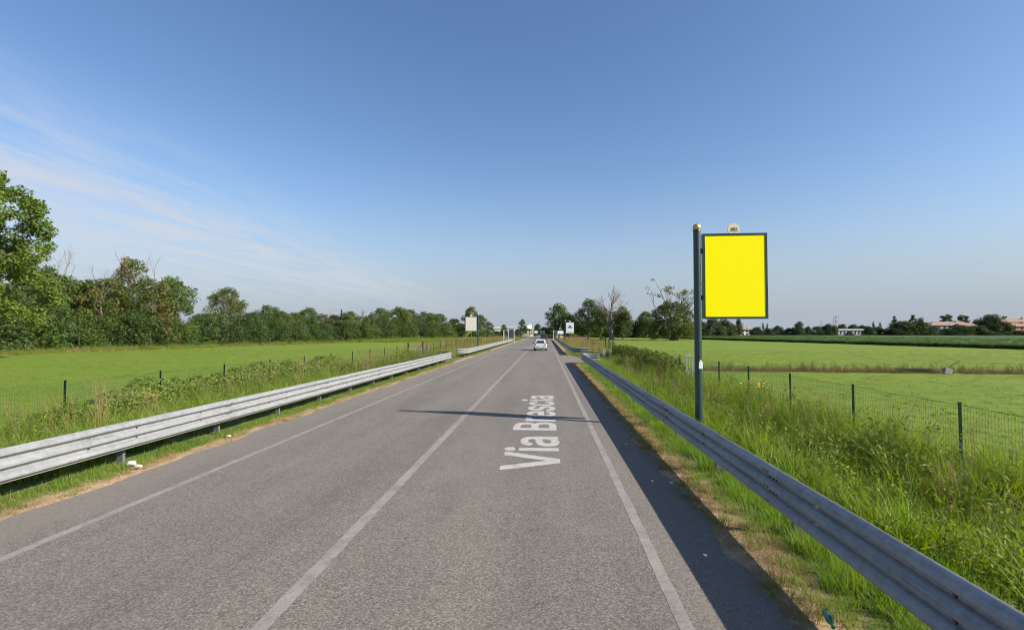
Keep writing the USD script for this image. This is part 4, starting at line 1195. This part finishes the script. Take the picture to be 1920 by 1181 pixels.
# ------------------------------------------------------------------ hedges grown over the fences
def hedge(name, label, x, y0, y1, h, thick, n, seed, leaf=0.085, lowf=0.1):
    rng = np.random.default_rng(seed)
    t = thing(name, label, "hedge")
    y = rng.uniform(y0, y1, n)
    th = h * (0.86 + (0.3 if x > 0 else 0.75) * (meshkit.fbm(np.stack([y * 0.9, y * 0, y * 0], -1), 4, seed) - 0.5))
    end = np.clip(np.minimum((y - y0) / 3.5, (y1 - y) / (0.3 if x > 0 else 4.0)), 0.12, 1) ** 0.5
    zt = rng.uniform(lowf, 1, n) ** 0.75
    z = zt * th * end
    side = rng.choice([-1, 1], n)
    rag = 0.6 + 0.9 * meshkit.fbm(np.stack([y * 1.6, z * 2.5, side * 3.0], -1), 3, seed + 1)
    ww = thick * rag * np.where(zt > 0.9, 0.8, 1.0) * rng.uniform(0.35, 1, n) ** 0.5
    xx = x + side * ww
    pos = np.stack([xx, y, z + ground_z(xx, y)], -1)
    out = np.stack([side * 0.7, rng.normal(size=n) * 0.2, np.full(n, 0.15)], -1)
    obj("foliage", leaves(pos, leaf, rng, outward=out, aspect=0.85), M["leaf_hedge"], t)
    st = []
    for _ in range(40):
        yy = rng.uniform(y0, y1)
        st.append(tube([[x, yy, -0.2], [x + rng.normal() * 0.08, yy + rng.normal() * 0.3, h * 0.5], [x + rng.normal() * 0.12, yy + rng.normal() * 0.5, h * 0.85]], [0.012, 0.008, 0.004], 4, cap=False))
    obj("stems", cat(st), M["bark"], t)


hedge("climber_hedge", "bushy yellow-green climber covering the right wire fence behind the pole", 7.3, 27.5, 54.5, 1.32, 0.42, 17000, 501, 0.10)
hedge("bramble_hedge", "bramble and creeper hedge over the left wire fence, reddish in places", -12.3, 11.9, 31.5, 1.2, 0.42, 15000, 502, 0.072, 0.12)

# ------------------------------------------------------------------ advertising signs


def sign(name, label, pole, pole_top, panel_side, z0, z1, width, rz, poster, detail=True, pole_r=0.085, emblem=False):
    t = thing(name, label, "billboard", pole, rz)
    top = pole_top
    pm = cat([tube([[0, 0, -0.5], [0, 0, top]], [pole_r * 1.04, pole_r], 20), ])
    obj("pole", pm, M["green_paint"], t, smooth=40)
    obj("pole_collar", tube([[0, 0, top - 0.02], [0, 0, top + 0.012]], [pole_r * 1.12, pole_r * 1.05], 20), M["green_paint"], t, smooth=40)
    b = trimesh.creation.icosphere(3, pole_r * 1.12)
    b.apply_translation([0, 0, top + pole_r * 0.85])
    obj("finial_ball", b, M["brass"], t, smooth=True)
    s = panel_side
    x0 = s * (pole_r + 0.035)
    x1 = x0 + s * width
    xa, xb = min(x0, x1), max(x0, x1)
    fw, fd = 0.055, 0.07
    obj("frame_rail", box(xa, xb, -fd, fd, z1 - fw, z1), M["green_paint"], t)
    obj("frame_rail", box(xa, xb, -fd, fd, z0, z0 + fw), M["green_paint"], t)
    obj("frame_stile", box(xa, xa + fw, -fd, fd, z0 + fw, z1 - fw), M["green_paint"], t)
    obj("frame_stile", box(xb - fw, xb, -fd, fd, z0 + fw, z1 - fw), M["green_paint"], t)
    ps = obj("poster", box(xa + fw, xb - fw, -fd + 0.007, fd - 0.007, z0 + fw, z1 - fw), poster, t)
    for z in (z0 + 0.25 * (z1 - z0), z0 + 0.8 * (z1 - z0)):
        obj("bracket", box(min(s * pole_r * 0.8, x0), max(s * pole_r * 0.8, x0), -0.03, 0.03, z - 0.06, z + 0.06), M["green_paint"], t)
    # round-topped plaque on the frame
    cxp = (xa + xb) / 2
    from shapely.geometry import Point, box as sbox
    rp = 0.155
    pl = Point(0, rp * 0.72).buffer(rp, 24).intersection(sbox(-1, 0, 1, 1))
    pm = trimesh.creation.extrude_polygon(pl, 0.03)
    pm.apply_transform(trimesh.transformations.rotation_matrix(math.pi / 2, [1, 0, 0]))
    pm.apply_translation([cxp, 0.015, z1])
    pq = obj("plaque", pm, M["cream"], t)
    if detail:
        ms = []
        # small looped device and a line of lettering, as far as they can be read
        ang = np.linspace(0, 1.7 * np.pi, 14)
        ms.append(tube(np.stack([cxp - 0.035 + 0.03 * np.cos(ang), np.full(14, -0.018), z1 + 0.125 + 0.028 * np.sin(ang)], -1), [0.006] * 14, 4))
        ms.append(tube(np.stack([cxp + 0.045 + 0.036 * np.cos(ang + 2), np.full(14, -0.018), z1 + 0.125 + 0.028 * np.sin(ang + 2)], -1), [0.006] * 14, 4))
        ms.append(tube([[cxp - 0.01, -0.018, z1 + 0.10], [cxp + 0.02, -0.018, z1 + 0.165]], [0.006, 0.005], 4))
        ms.append(box(cxp - 0.10, cxp + 0.10, -0.0175, -0.015, z1 + 0.055, z1 + 0.068))
        obj("plaque_emblem", cat(ms), M["ink"], pq)
    if emblem:
        ms = [box(cxp - 0.42, cxp + 0.42, -fd - 0.002, -fd + 0.0065, z0 + 0.98, z0 + 1.10)]
        for dx, hh_ in ((-0.36, 0.05), (-0.16, 0.22), (-0.02, 0.40), (0.12, 0.26), (0.34, 0.08)):
            ms.append(box(cxp + dx - 0.06, cxp + dx + 0.06, -fd - 0.002, -fd + 0.0065, z0 + 1.102, z0 + 1.10 + hh_))
        obj("emblem", cat(ms), M["ink"], ps)
        obj("caption_line", box(cxp - 0.45, cxp + 0.45, -fd - 0.002, -fd + 0.0065, z0 + 0.28, z0 + 0.33), M["ink"], ps)
    return t


ZP = 13.2
pb = at(1308.5, ZP)
SIGN_RZ = -math.radians(1.0)
big = sign("billboard", "green-framed roadside billboard with a blank bright yellow poster on a tall pole", (pb[0], pb[1], 0), hz(430, ZP) - 0.02, +1, hz(598, ZP), hz(438.5, ZP), 1.60, SIGN_RZ, M["yellow"], pole_r=0.092)
# white tag strapped to the pole
zt = hz(683, ZP)
from shapely.geometry import Polygon
tagp = trimesh.creation.extrude_polygon(Polygon([(-0.05, -0.10), (0.05, -0.10), (0.055, 0.03), (0.03, 0.10), (-0.01, 0.13), (-0.045, 0.05)]), 0.012)
tagp.apply_transform(trimesh.transformations.rotation_matrix(math.pi / 2, [1, 0, 0]))
tagp.apply_translation([0.035, -0.092, zt])
obj("paper_tag", tagp, M["white"], big, label="torn white paper tag stuck on the pole")
obj("tape_band", tube([[0, 0, zt - 0.135], [0, 0, zt - 0.115]], [0.0965, 0.0965], 20), M["trim"], big)

pb = at(896.5, 70)
sign("billboard", "green-framed billboard with a blank cream poster above the left guardrail", (pb[0], pb[1], 0), hz(590, 70), -1, hz(621, 70), hz(593.5, 70), 1.62, 0.05, M["poster_cream"], detail=False, pole_r=0.10)
pb = at(1059.5, 93)
sign("billboard", "billboard with a white poster and small dark emblem above the right guardrail", (pb[0], pb[1], 0), hz(602, 93), +1, hz(625, 93), hz(604, 93), 1.52, -0.05, M["poster_white"], detail=False, pole_r=0.10, emblem=True)

# dark panel between two pale poles, and a lone pale pole, far left roadside
pb = at(953.5, 112)
t = thing("road_sign", "dark upright sign panel between two pale poles beyond the left guardrail", "sign", (pb[0], pb[1], 0))
for x in (0.0, 1.18):
    obj("pole", tube([[x, 0, -0.3], [x, 0, hz(616.5, 112)]], [0.06, 0.06], 10), M["pale_metal"], t, smooth=40)
obj("panel", box(0.07, 1.11, -0.02, 0.02, hz(633, 112), hz(618, 112)), M["panel_back"], t)
obj("panel_rim", cat([box(0.07, 1.11, -0.03, 0.03, hz(618, 112), hz(618, 112) + 0.04), box(0.07, 1.11, -0.03, 0.03, hz(633, 112) - 0.04, hz(633, 112))]), M["grey_metal"], t)
for z in (hz(621, 112), hz(630, 112)):
    obj("bracket", box(0.0, 1.18, 0.022, 0.05, z - 0.04, z + 0.04), M["grey_metal"], t)
pb = at(944.5, 108)
t = thing("metal_pole", "single pale metal pole left of the dark sign panel", "pole", (pb[0], pb[1], 0))
obj("shaft", tube([[0, 0, -0.3], [0, 0, hz(619, 108)]], [0.085, 0.085], 10), M["pale_metal"], t, smooth=40)
obj("cap", tube([[0, 0, hz(619, 108)], [0, 0, hz(619, 108) + 0.05]], [0.095, 0.06], 10), M["grey_metal"], t)

# white hoarding and post at the far right roadside, small white sign on the left
pb = at(1045.5, 170)
t = thing("hoarding", "wide white hoarding on legs under the broad tree at the far right roadside", "hoarding", (pb[0], pb[1], 0))
obj("board", box(0, 1.9, -0.03, 0.03, hz(626, 170), hz(620, 170)), M["poster_white"], t)
for x in (0.15, 1.75):
    obj("leg", box(x - 0.05, x + 0.05, 0.032, 0.12, -0.2, hz(620.5, 170)), M["grey_metal"], t)
pb = at(1037.5, 165)
t = thing("marker_post", "slim pale post left of the far white hoarding", "post", (pb[0], pb[1], 0))
obj("shaft", box(-0.11, 0.11, -0.05, 0.05, -0.2, hz(619.5, 165)), M["pale_metal"], t)
obj("cap", box(-0.13, 0.13, -0.07, 0.07, hz(619.5, 165), hz(619.5, 165) + 0.08), M["grey_metal"], t)
pb = at(1002, 200)
t = thing("hoarding", "small white hoarding before the round dark tree left of the road's far end", "hoarding", (pb[0], pb[1], 0))
obj("board", box(0, 1.25, -0.03, 0.03, hz(625, 200), hz(620, 200)), M["poster_white"], t)
obj("leg", box(0.55, 0.7, 0.032, 0.12, -0.2, hz(621, 200)), M["grey_metal"], t)


# ------------------------------------------------------------------ irrigation gates and small field structures
def sluice(label, px, zc, w, h, rz=0.0, rungs=2):
    b = at(px, zc)
    t = thing("sluice_frame", label, "sluice gate", (b[0], b[1], 0), rz)
    for s in (-1, 1):
        obj("upright", box(s * w / 2 - 0.035, s * w / 2 + 0.035, -0.03, 0.03, -0.3, h), M["grey_metal"], t)
    obj("head_beam", box(-w / 2 - 0.12, w / 2 + 0.12, -0.05, 0.05, h, h + 0.07), M["grey_metal"], t)
    obj("spindle", tube([[0, 0, 0.0], [0, 0, h + 0.18]], [0.018, 0.018], 6), M["grey_metal"], t)
    obj("gate_plate", box(-w / 2 + 0.04, w / 2 - 0.04, -0.012, 0.012, -0.2, h * 0.45), M["grey_metal"], t)
    return t


sluice("small grey metal sluice frame just left of the billboard pole", 1292, 26.5, 0.30, 1.18)
sluice("grey pipe sluice frame beside the left gate post", 779, 43.5, 1.0, 0.95, 0.2)
sluice("second grey pipe sluice frame, right of another, at the left field entrance", 795, 46.0, 0.9, 1.05, -0.2)
for i, (px, lab) in enumerate(((1132, "pale concrete stub at the right field entrance, left one"), (1144, "pale concrete stub at the right field entrance, right one"))):
    b = at(px, 50.5)
    t = thing("concrete_stub", lab, "bollard", (b[0], b[1], 0))
    obj("shaft", box(-0.14, 0.14, -0.12, 0.12, -0.2, 0.72), M["concrete"], t)
    obj("cap", rhull([(-0.13, -0.11, 0.74), (0.13, -0.11, 0.74), (0.13, 0.11, 0.74), (-0.13, 0.11, 0.74)], 0.03, 8), M["concrete"], t)

b0, b1 = at(1676, 31.5), at(1745, 30.6)
t = thing("plank_dam", "weathered dark planks lying across the ditch in the right meadow", "plank dam")
for i in range(3):
    d = (b1 - b0)
    o = np.array([0, -0.12 * i, 0])
    m = box(0, np.linalg.norm(d), -0.05, 0.05, -0.02 + 0.05 * (2 - i), 0.03 + 0.05 * (2 - i))
    m.apply_transform(trimesh.transformations.rotation_matrix(math.atan2(d[1], d[0]), [0, 0, 1]))
    m.apply_translation(b0 + o + [0, 0, 0.10])
    obj("plank", m, M["wood"], t)
b = at(1773, 30.2)
t = thing("ditch_lever", "slanting pole and grey block of the ditch sluice in the right meadow", "sluice lever", (b[0], b[1], -0.05))
blk = box(-0.22, 0.18, -0.1, 0.1, 0.0, 0.36)
blk.apply_transform(trimesh.transformations.rotation_matrix(0.35, [0, 1, 0]))
obj("block", blk, M["concrete"], t)
obj("pole", tube([[-0.15, 0, 0.25], [0.85, 0.1, 0.82]], [0.028, 0.022], 7), M["wood"], t)
obj("strut", tube([[0.1, 0, 0.0], [-0.25, 0.05, 0.36]], [0.03, 0.03], 6), M["wood"], t)

# ------------------------------------------------------------------ litter
t = thing("bottle", "empty green glass bottle with white label lying in the dry grass by the right guardrail", "bottle", BOTTLE, math.radians(-106))
prof = [(0.0, 0.0), (0.029, 0.0), (0.0305, 0.006), (0.0305, 0.125), (0.028, 0.150), (0.016, 0.180), (0.0128, 0.200), (0.0125, 0.232), (0.0145, 0.235), (0.0145, 0.246), (0.010, 0.246), (0.0, 0.246)]
bt = trimesh.creation.revolve(np.array(prof), sections=28)
R = trimesh.transformations.rotation_matrix(math.pi / 2, [0, 1, 0])
bt.apply_transform(R)
obj("glass_body", bt, M["bottle_glass"], t, smooth=35)
lb = trimesh.creation.revolve(np.array([(0.0309, 0.045), (0.0309, 0.105)]), sections=28, angle=math.pi * 1.1)
lb.apply_transform(R)
obj("paper_label", lb, M["paper"], t, smooth=True)


def crumple(name, label, px, zc, r, seed):
    rng = np.random.default_rng(seed)
    m = trimesh.creation.icosphere(3, r)
    n_ = meshkit.fbm(m.vertices / r * 2.3 + seed, 3, seed)
    m.vertices *= (0.55 + 0.9 * n_)[:, None]
    m.vertices[:, 2] = m.vertices[:, 2] * 0.6
    m.vertices[:, 0] *= 1.5
    b = at(px, zc)
    m.apply_translation([b[0], b[1], 0.05])
    p = obj(name, m, M["paper"])
    tag(stage.GetPrimAtPath(p), label=label, cat="litter")


crumple("paper_scrap", "crumpled white paper lying in the left verge below the guardrail", 252, 9.45, 0.062, 3)
crumple("paper_scrap", "second smaller white paper scrap beside the crumpled paper in the left verge", 266, 9.25, 0.042, 5)
crumple("paper_scrap", "tiny pale scrap in the left verge farther along from the crumpled paper", 433, 11.9, 0.035, 6)
crumple("paper_scrap", "tiny white scrap under the far end of the near right guardrail", 1097, 35.5, 0.07, 9)


# ------------------------------------------------------------------ vehicles
def wheel(parent, x, y, r, w):
    c = trimesh.creation.cylinder(r, w, sections=20)
    c.apply_transform(trimesh.transformations.rotation_matrix(math.pi / 2, [0, 1, 0]))
    c.apply_translation([x, y, r])
    wp = obj("wheel", c, M["tyre"], parent, smooth=40)
    c = trimesh.creation.cylinder(r * 0.62, w + 0.02, sections=16)
    c.apply_transform(trimesh.transformations.rotation_matrix(math.pi / 2, [0, 1, 0]))
    c.apply_translation([x, y, r])
    obj("rim", c, M["pale_metal"], wp, smooth=40)


def hatchback(name, label, loc, paint, rz=0.0, W=1.68, Lg=3.9, H=1.48):
    """seen from behind: its tail is at -y"""
    t = thing(name, label, "car", loc, rz)
    w = W / 2
    lower = rhull([(s * (w - 0.14), y, z) for s in (-1, 1) for y, z in ((-Lg / 2 + 0.16, 0.40), (-Lg / 2 + 0.12, 0.62), (Lg / 2 - 0.2, 0.40), (Lg / 2 - 0.35, 0.66))]
                  + [(s * (w - 0.12), y, z) for s in (-1, 1) for y, z in ((-Lg / 2 + 0.22, 0.84), (0.9, 0.82), (-0.3, 0.5))], 0.12, 16)
    obj("body", lower, paint, t, smooth=50)
    cabin = rhull([(s * (w - 0.20), y, 0.9) for s in (-1, 1) for y in (-Lg / 2 + 0.30, 1.0)] + [(s * (w - 0.32), y, H - 0.10) for s in (-1, 1) for y in (-Lg / 2 + 0.62, 0.15)], 0.09, 16)
    obj("cabin", cabin, paint, t, smooth=50)
    # rear window
    rw = rhull([(s * (w - 0.34), -Lg / 2 + 0.225, 0.99) for s in (-1, 1)] + [(s * (w - 0.42), -Lg / 2 + 0.50, H - 0.19) for s in (-1, 1)], 0.035, 8)
    obj("rear_window", rw, M["glass"], t, smooth=40)
    for s in (-1, 1):
        sw = rhull([(s * (w - 0.135), y, 0.96) for y in (-Lg / 2 + 0.55, 0.85)] + [(s * (w - 0.235), y, H - 0.2) for y in (-Lg / 2 + 0.75, 0.25)], 0.022, 8)
        obj("side_window", sw, M["glass"], t, smooth=40)
        tl = rhull([(s * (w - 0.13), -Lg / 2 + 0.10, 0.72), (s * (w - 0.15), -Lg / 2 + 0.17, 0.98), (s * (w - 0.28), -Lg / 2 + 0.055, 0.74)], 0.05, 8)
        obj("tail_light", tl, M["red_lens"], t, smooth=40)
        mr = rhull([(s * (w + 0.05), 0.62, 0.98), (s * (w + 0.16), 0.60, 1.0)], 0.065, 8)
        obj("side_mirror", mr, M["trim"], t, smooth=40)
        for y in (-Lg / 2 + 0.62, Lg / 2 - 0.72):
            wheel(t, s * (w - 0.11), y, 0.30, 0.20)
    bp = rhull([(s * (w - 0.18), -Lg / 2 + 0.10, z) for s in (-1, 1) for z in (0.36, 0.46)], 0.10, 10)
    obj("bumper", bp, paint, t, smooth=50)
    obj("bumper_insert", rhull([(s * (w - 0.30), -Lg / 2 + 0.01, 0.30) for s in (-1, 1)], 0.06, 8), M["trim"], t)
    obj("number_plate", box(-0.26, 0.26, -Lg / 2 - 0.012, -Lg / 2 + 0.02, 0.47, 0.58), M["white"], t)
    obj("wiper", tube([[0.0, -Lg / 2 + 0.16, 1.0], [0.28, -Lg / 2 + 0.2, 1.05]], [0.012, 0.008], 5), M["trim"], t)
    return t


b = at(1013, 66)
hatchback("white_hatchback", "white hatchback driving away in the right lane", (b[0], b[1] + 2.0, 0.005), M["carwhite"])
b = at(1026, 205)
hatchback("far_car", "pale car far ahead at the right edge of the road", (b[0], b[1], 0.005), M["cargrey"])
b = at(985, 240)
hatchback("parked_car", "light car parked before the cream far house on the left", (b[0], b[1], 0.005), M["cargrey"], rz=1.57)


def van(name, label, loc, paint, W, Lg, H, roof=None):
    t = thing(name, label, "van", loc)
    w = W / 2
    body = rhull([(s * (w - 0.1), y, z) for s in (-1, 1) for y, z in ((-Lg / 2 + 0.1, 0.45), (-Lg / 2 + 0.14, 1.1), (Lg / 2 - 0.1, 0.45), (Lg / 2 - 0.2, 1.0))] + [(s * (w - 0.16), y, H - 0.1) for s in (-1, 1) for y in (-Lg / 2 + 0.2, Lg / 2 - 1.2)], 0.1, 12)
    obj("body", body, paint, t, smooth=50)
    obj("rear_window", box(-w + 0.22, w - 0.22, -Lg / 2 + 0.02, -Lg / 2 + 0.08, H * 0.55, H * 0.84), M["glass"], t)
    for s in (-1, 1):
        obj("tail_light", box(s * (w - 0.12) - 0.06, s * (w - 0.12) + 0.06, -Lg / 2 - 0.012, -Lg / 2 + 0.05, 0.75, 1.05), M["red_lens"], t)
        obj("side_mirror", rhull([(s * (w + 0.04), Lg / 2 - 1.2, 1.15), (s * (w + 0.15), Lg / 2 - 1.2, 1.25)], 0.07, 8), M["trim"], t)
        for y in (-Lg / 2 + 0.8, Lg / 2 - 0.8):
            wheel(t, s * (w - 0.12), y, 0.33, 0.22)
    obj("bumper", box(-w + 0.05, w - 0.05, -Lg / 2 - 0.03, -Lg / 2 + 0.1, 0.38, 0.58), M["trim"], t)
    if roof:
        obj("roof_load", rhull([(s * (w - 0.3), y, H + 0.12) for s in (-1, 1) for y in (-Lg / 2 + 0.5, Lg / 2 - 1.6)], 0.1, 8), roof, t)
    return t


b = at(1019.5, 150)
van("dark_van", "dark tall vehicle driving ahead of the white hatchback", (b[0], b[1] + 2, 0.005), M["cardark"], 1.8, 4.4, 1.75)
b = at(1017.5, 265)
t = thing("lorry", "dark blue lorry with pale top far ahead in the right lane", "lorry", (b[0], b[1], 0.005))
obj("box_body", box(-1.15, 1.15, -3.2, 1.6, 0.9, 2.1), M["carblue"], t)
obj("roof_panel", box(-1.05, 1.05, -3.1, 1.5, 2.1, 2.75), M["roof_white"], t)
obj("cab", rhull([(s * 1.0, y, z) for s in (-1, 1) for y in (1.9, 3.4) for z in (0.6, 2.2)], 0.12, 10), M["carblue"], t, smooth=40)
obj("bumper", box(-1.1, 1.1, -3.3, -3.2, 0.45, 0.7), M["trim"], t)
for s in (-1, 1):
    obj("tail_light", box(s * 0.95 - 0.12, s * 0.95 + 0.12, -3.26, -3.2, 0.75, 0.88), M["red_lens"], t)
    for y in (-2.0, 2.4):
        wheel(t, s * 0.95, y, 0.45, 0.28)


# ------------------------------------------------------------------ far buildings
def house(name, label, px0, px1, zc, eave, ridge, wall, roofm, depth=10, floors=2, cols=5, hip=True, rz=0.0, win=M["window"], flat=False, cat_="house", chimney=True):
    pa, pb = at(px0, zc), at(px1, zc)
    w = np.linalg.norm(pb - pa)
    ang = math.atan2(pb[1] - pa[1], pb[0] - pa[0])
    he, hr = hz(eave, zc), hz(ridge, zc)
    mid_ = (pa + pb) / 2
    t = thing(name, label, cat_, (mid_[0], mid_[1], 0), ang + rz)
    obj("wall", box(-w / 2, w / 2, 0, depth, -0.3, he), wall, t)
    o = 0.5
    if flat:
        rf_ = obj("roof", box(-w / 2 - o, w / 2 + o, -o, depth + o, he, hr), roofm, t)
    else:
        x0, x1, y0, y1 = -w / 2 - o, w / 2 + o, -o, depth + o
        ins = (y1 - y0) / 2 if hip else 0.0
        ins = min(ins, (x1 - x0) / 2 * 0.8)
        v = np.array([[x0, y0, he - 0.1], [x1, y0, he - 0.1], [x1, y1, he - 0.1], [x0, y1, he - 0.1], [x0 + ins, (y0 + y1) / 2, hr], [x1 - ins, (y0 + y1) / 2, hr], [x0, y0, he + 0.08], [x1, y0, he + 0.08], [x1, y1, he + 0.08], [x0, y1, he + 0.08]])
        f = [(6, 7, 5), (6, 5, 4), (8, 9, 4), (8, 4, 5), (7, 8, 5), (9, 6, 4), (0, 2, 1), (0, 3, 2), (0, 1, 7), (0, 7, 6), (1, 2, 8), (1, 8, 7), (2, 3, 9), (2, 9, 8), (3, 0, 6), (3, 6, 9)]
        rf_ = obj("roof", trimesh.Trimesh(v, f, process=False), roofm, t)
        if chimney:
            obj("chimney", box(w * 0.15, w * 0.15 + 0.7, depth * 0.35, depth * 0.35 + 0.7, he, hr + 0.7), wall, rf_)
    for fl_ in range(floors):
        zz = he * (fl_ + 0.32) / floors
        wh = min(1.5, he / floors * 0.5)
        for c_ in range(cols):
            x = -w / 2 + w * (c_ + 0.5) / cols
            ww_ = min(1.2, w / cols * 0.45)
            wp = obj("window", box(x - ww_ / 2, x + ww_ / 2, -0.03, 0.05, zz, zz + wh), win, t)
            obj("sill", box(x - ww_ / 2 - 0.1, x + ww_ / 2 + 0.1, -0.12, 0.0, zz - 0.12, zz), M["concrete"], wp)
    return t


house("long_house", "long house with terracotta hipped roof among the dark shrubs on the far right", 1746, 1836, 300, 610, 602.5, M["wall_grey"], M["roof_tile"], 12, 2, 9)
house("house_wing", "cream gabled wing at the right end of the long tile-roofed house", 1808, 1834, 294, 612, 606.5, M["wall_cream"], M["roof_tile"], 9, 1, 2, hip=False, chimney=False)
house("orange_house", "orange-walled house with tiled roof at the right edge of the picture", 1896, 1950, 285, 612, 605, M["wall_orange"], M["roof_tile"], 12, 2, 4)
house("upper_house", "large terracotta-roofed house behind the orange-walled house at the right edge", 1878, 1960, 310, 604, 596.5, M["wall_orange"], M["roof_tile"], 14, 2, 6)
house("small_house", "small house with pale terracotta roof between far shrubs on the right", 1654, 1682, 300, 620, 615.5, M["wall_cream"], M["roof_tile"], 8, 1, 3)
house("long_shed", "long low building with flat white roof edge on the far right", 1566, 1620, 305, 619, 616.8, M["wall_grey"], M["roof_white"], 14, 1, 8, flat=True, cat_="building")
house("low_shed", "low pale flat-roofed building among trees right of the yellow billboard", 1416, 1446, 320, 619.5, 617.5, M["wall_grey"], M["roof_white"], 12, 1, 4, flat=True, cat_="building")
house("white_house", "white two-storey house with dark windows seen below the yellow poster", 1368, 1411, 300, 618, 611.5, M["wall_white"], M["roof_tile"], 12, 2, 6)
house("pale_barn", "pale low farm building left of the first far conifers", 1395, 1412, 330, 618, 614, M["wall_cream"], M["roof_tile"], 9, 1, 2, cat_="building")
# far centre left
house("white_factory", "long pale factory building behind the far left shrubs", 924, 946, 330, 616, 613, M["wall_white"], M["roof_white"], 20, 1, 5, flat=True, cat_="building")
house("white_factory", "cream flat-topped factory block behind the dark sign panel", 949, 966, 330, 614.5, 612.5, M["wall_cream"], M["roof_white"], 20, 1, 4, flat=True, cat_="building")
house("cream_house", "cream gabled house left of the road's far end", 984, 996, 290, 616, 609, M["wall_cream"], M["roof_white"], 10, 2, 2, hip=False)
house("pale_house", "narrow pale house beside the slender tree on the left", 975, 981, 290, 615, 611, M["wall_cream"], M["roof_white"], 10, 2, 1, hip=False, chimney=False)
house("white_annex", "small white annex right of the cream gabled house", 995, 1000, 290, 617.5, 615.5, M["wall_white"], M["roof_white"], 8, 1, 1, flat=True)
house("roadside_house", "reddish roadside house half hidden under the broad tree on the right", 1044, 1056, 215, 618, 612, M["wall_white"], M["roof_tile"], 9, 1, 2)
b = at(1038, 215)


# masts on the right skyline
def mast(name, label, px, top, zc, arms, w=0.5):
    b = at(px, zc)
    h = hz(top, zc)
    t = thing(name, label, "mast", (b[0], b[1], 0))
    ms = []
    for sx in (-1, 1):
        for sy in (-1, 1):
            ms.append(tube([[sx * w, sy * w, -0.2], [sx * w * 0.55, sy * w * 0.55, h]], [0.09, 0.07], 4))
    for k_ in range(10):
        z = h * k_ / 10
        q = w * (1 - 0.45 * k_ / 10)
        q2 = w * (1 - 0.45 * (k_ + 1) / 10)
        ms.append(rod([-q, -q, z], [q2, -q2, h * (k_ + 1) / 10], 0.05, 3))
        ms.append(rod([q, q, z], [-q2, q2, h * (k_ + 1) / 10], 0.05, 3))
    obj("lattice_tower", cat(ms), M["grey_metal"], t)
    for z, a in arms:
        obj("platform", box(-a, a, -a * 0.6, a * 0.6, h * z - 0.15, h * z + 0.15), M["grey_metal"], t)
        for x in (-a, 0, a):
            obj("antenna", box(x - 0.15, x + 0.15, -a * 0.6 - 0.2, -a * 0.6 - 0.02, h * z - 0.7, h * z + 0.9), M["pale_metal"], t)


mast("antenna_mast", "taller lattice antenna mast with two platforms on the right skyline", 1567.5, 592.5, 340, ((0.97, 1.4), (0.76, 1.2)))
mast("antenna_mast", "thin lattice mast just left of the taller antenna mast", 1563, 597, 345, ((0.8, 0.5),), 0.3)
mast("antenna_mast", "lone thin mast left of the other two masts on the right skyline", 1540, 601, 360, ((0.95, 0.5),), 0.3)
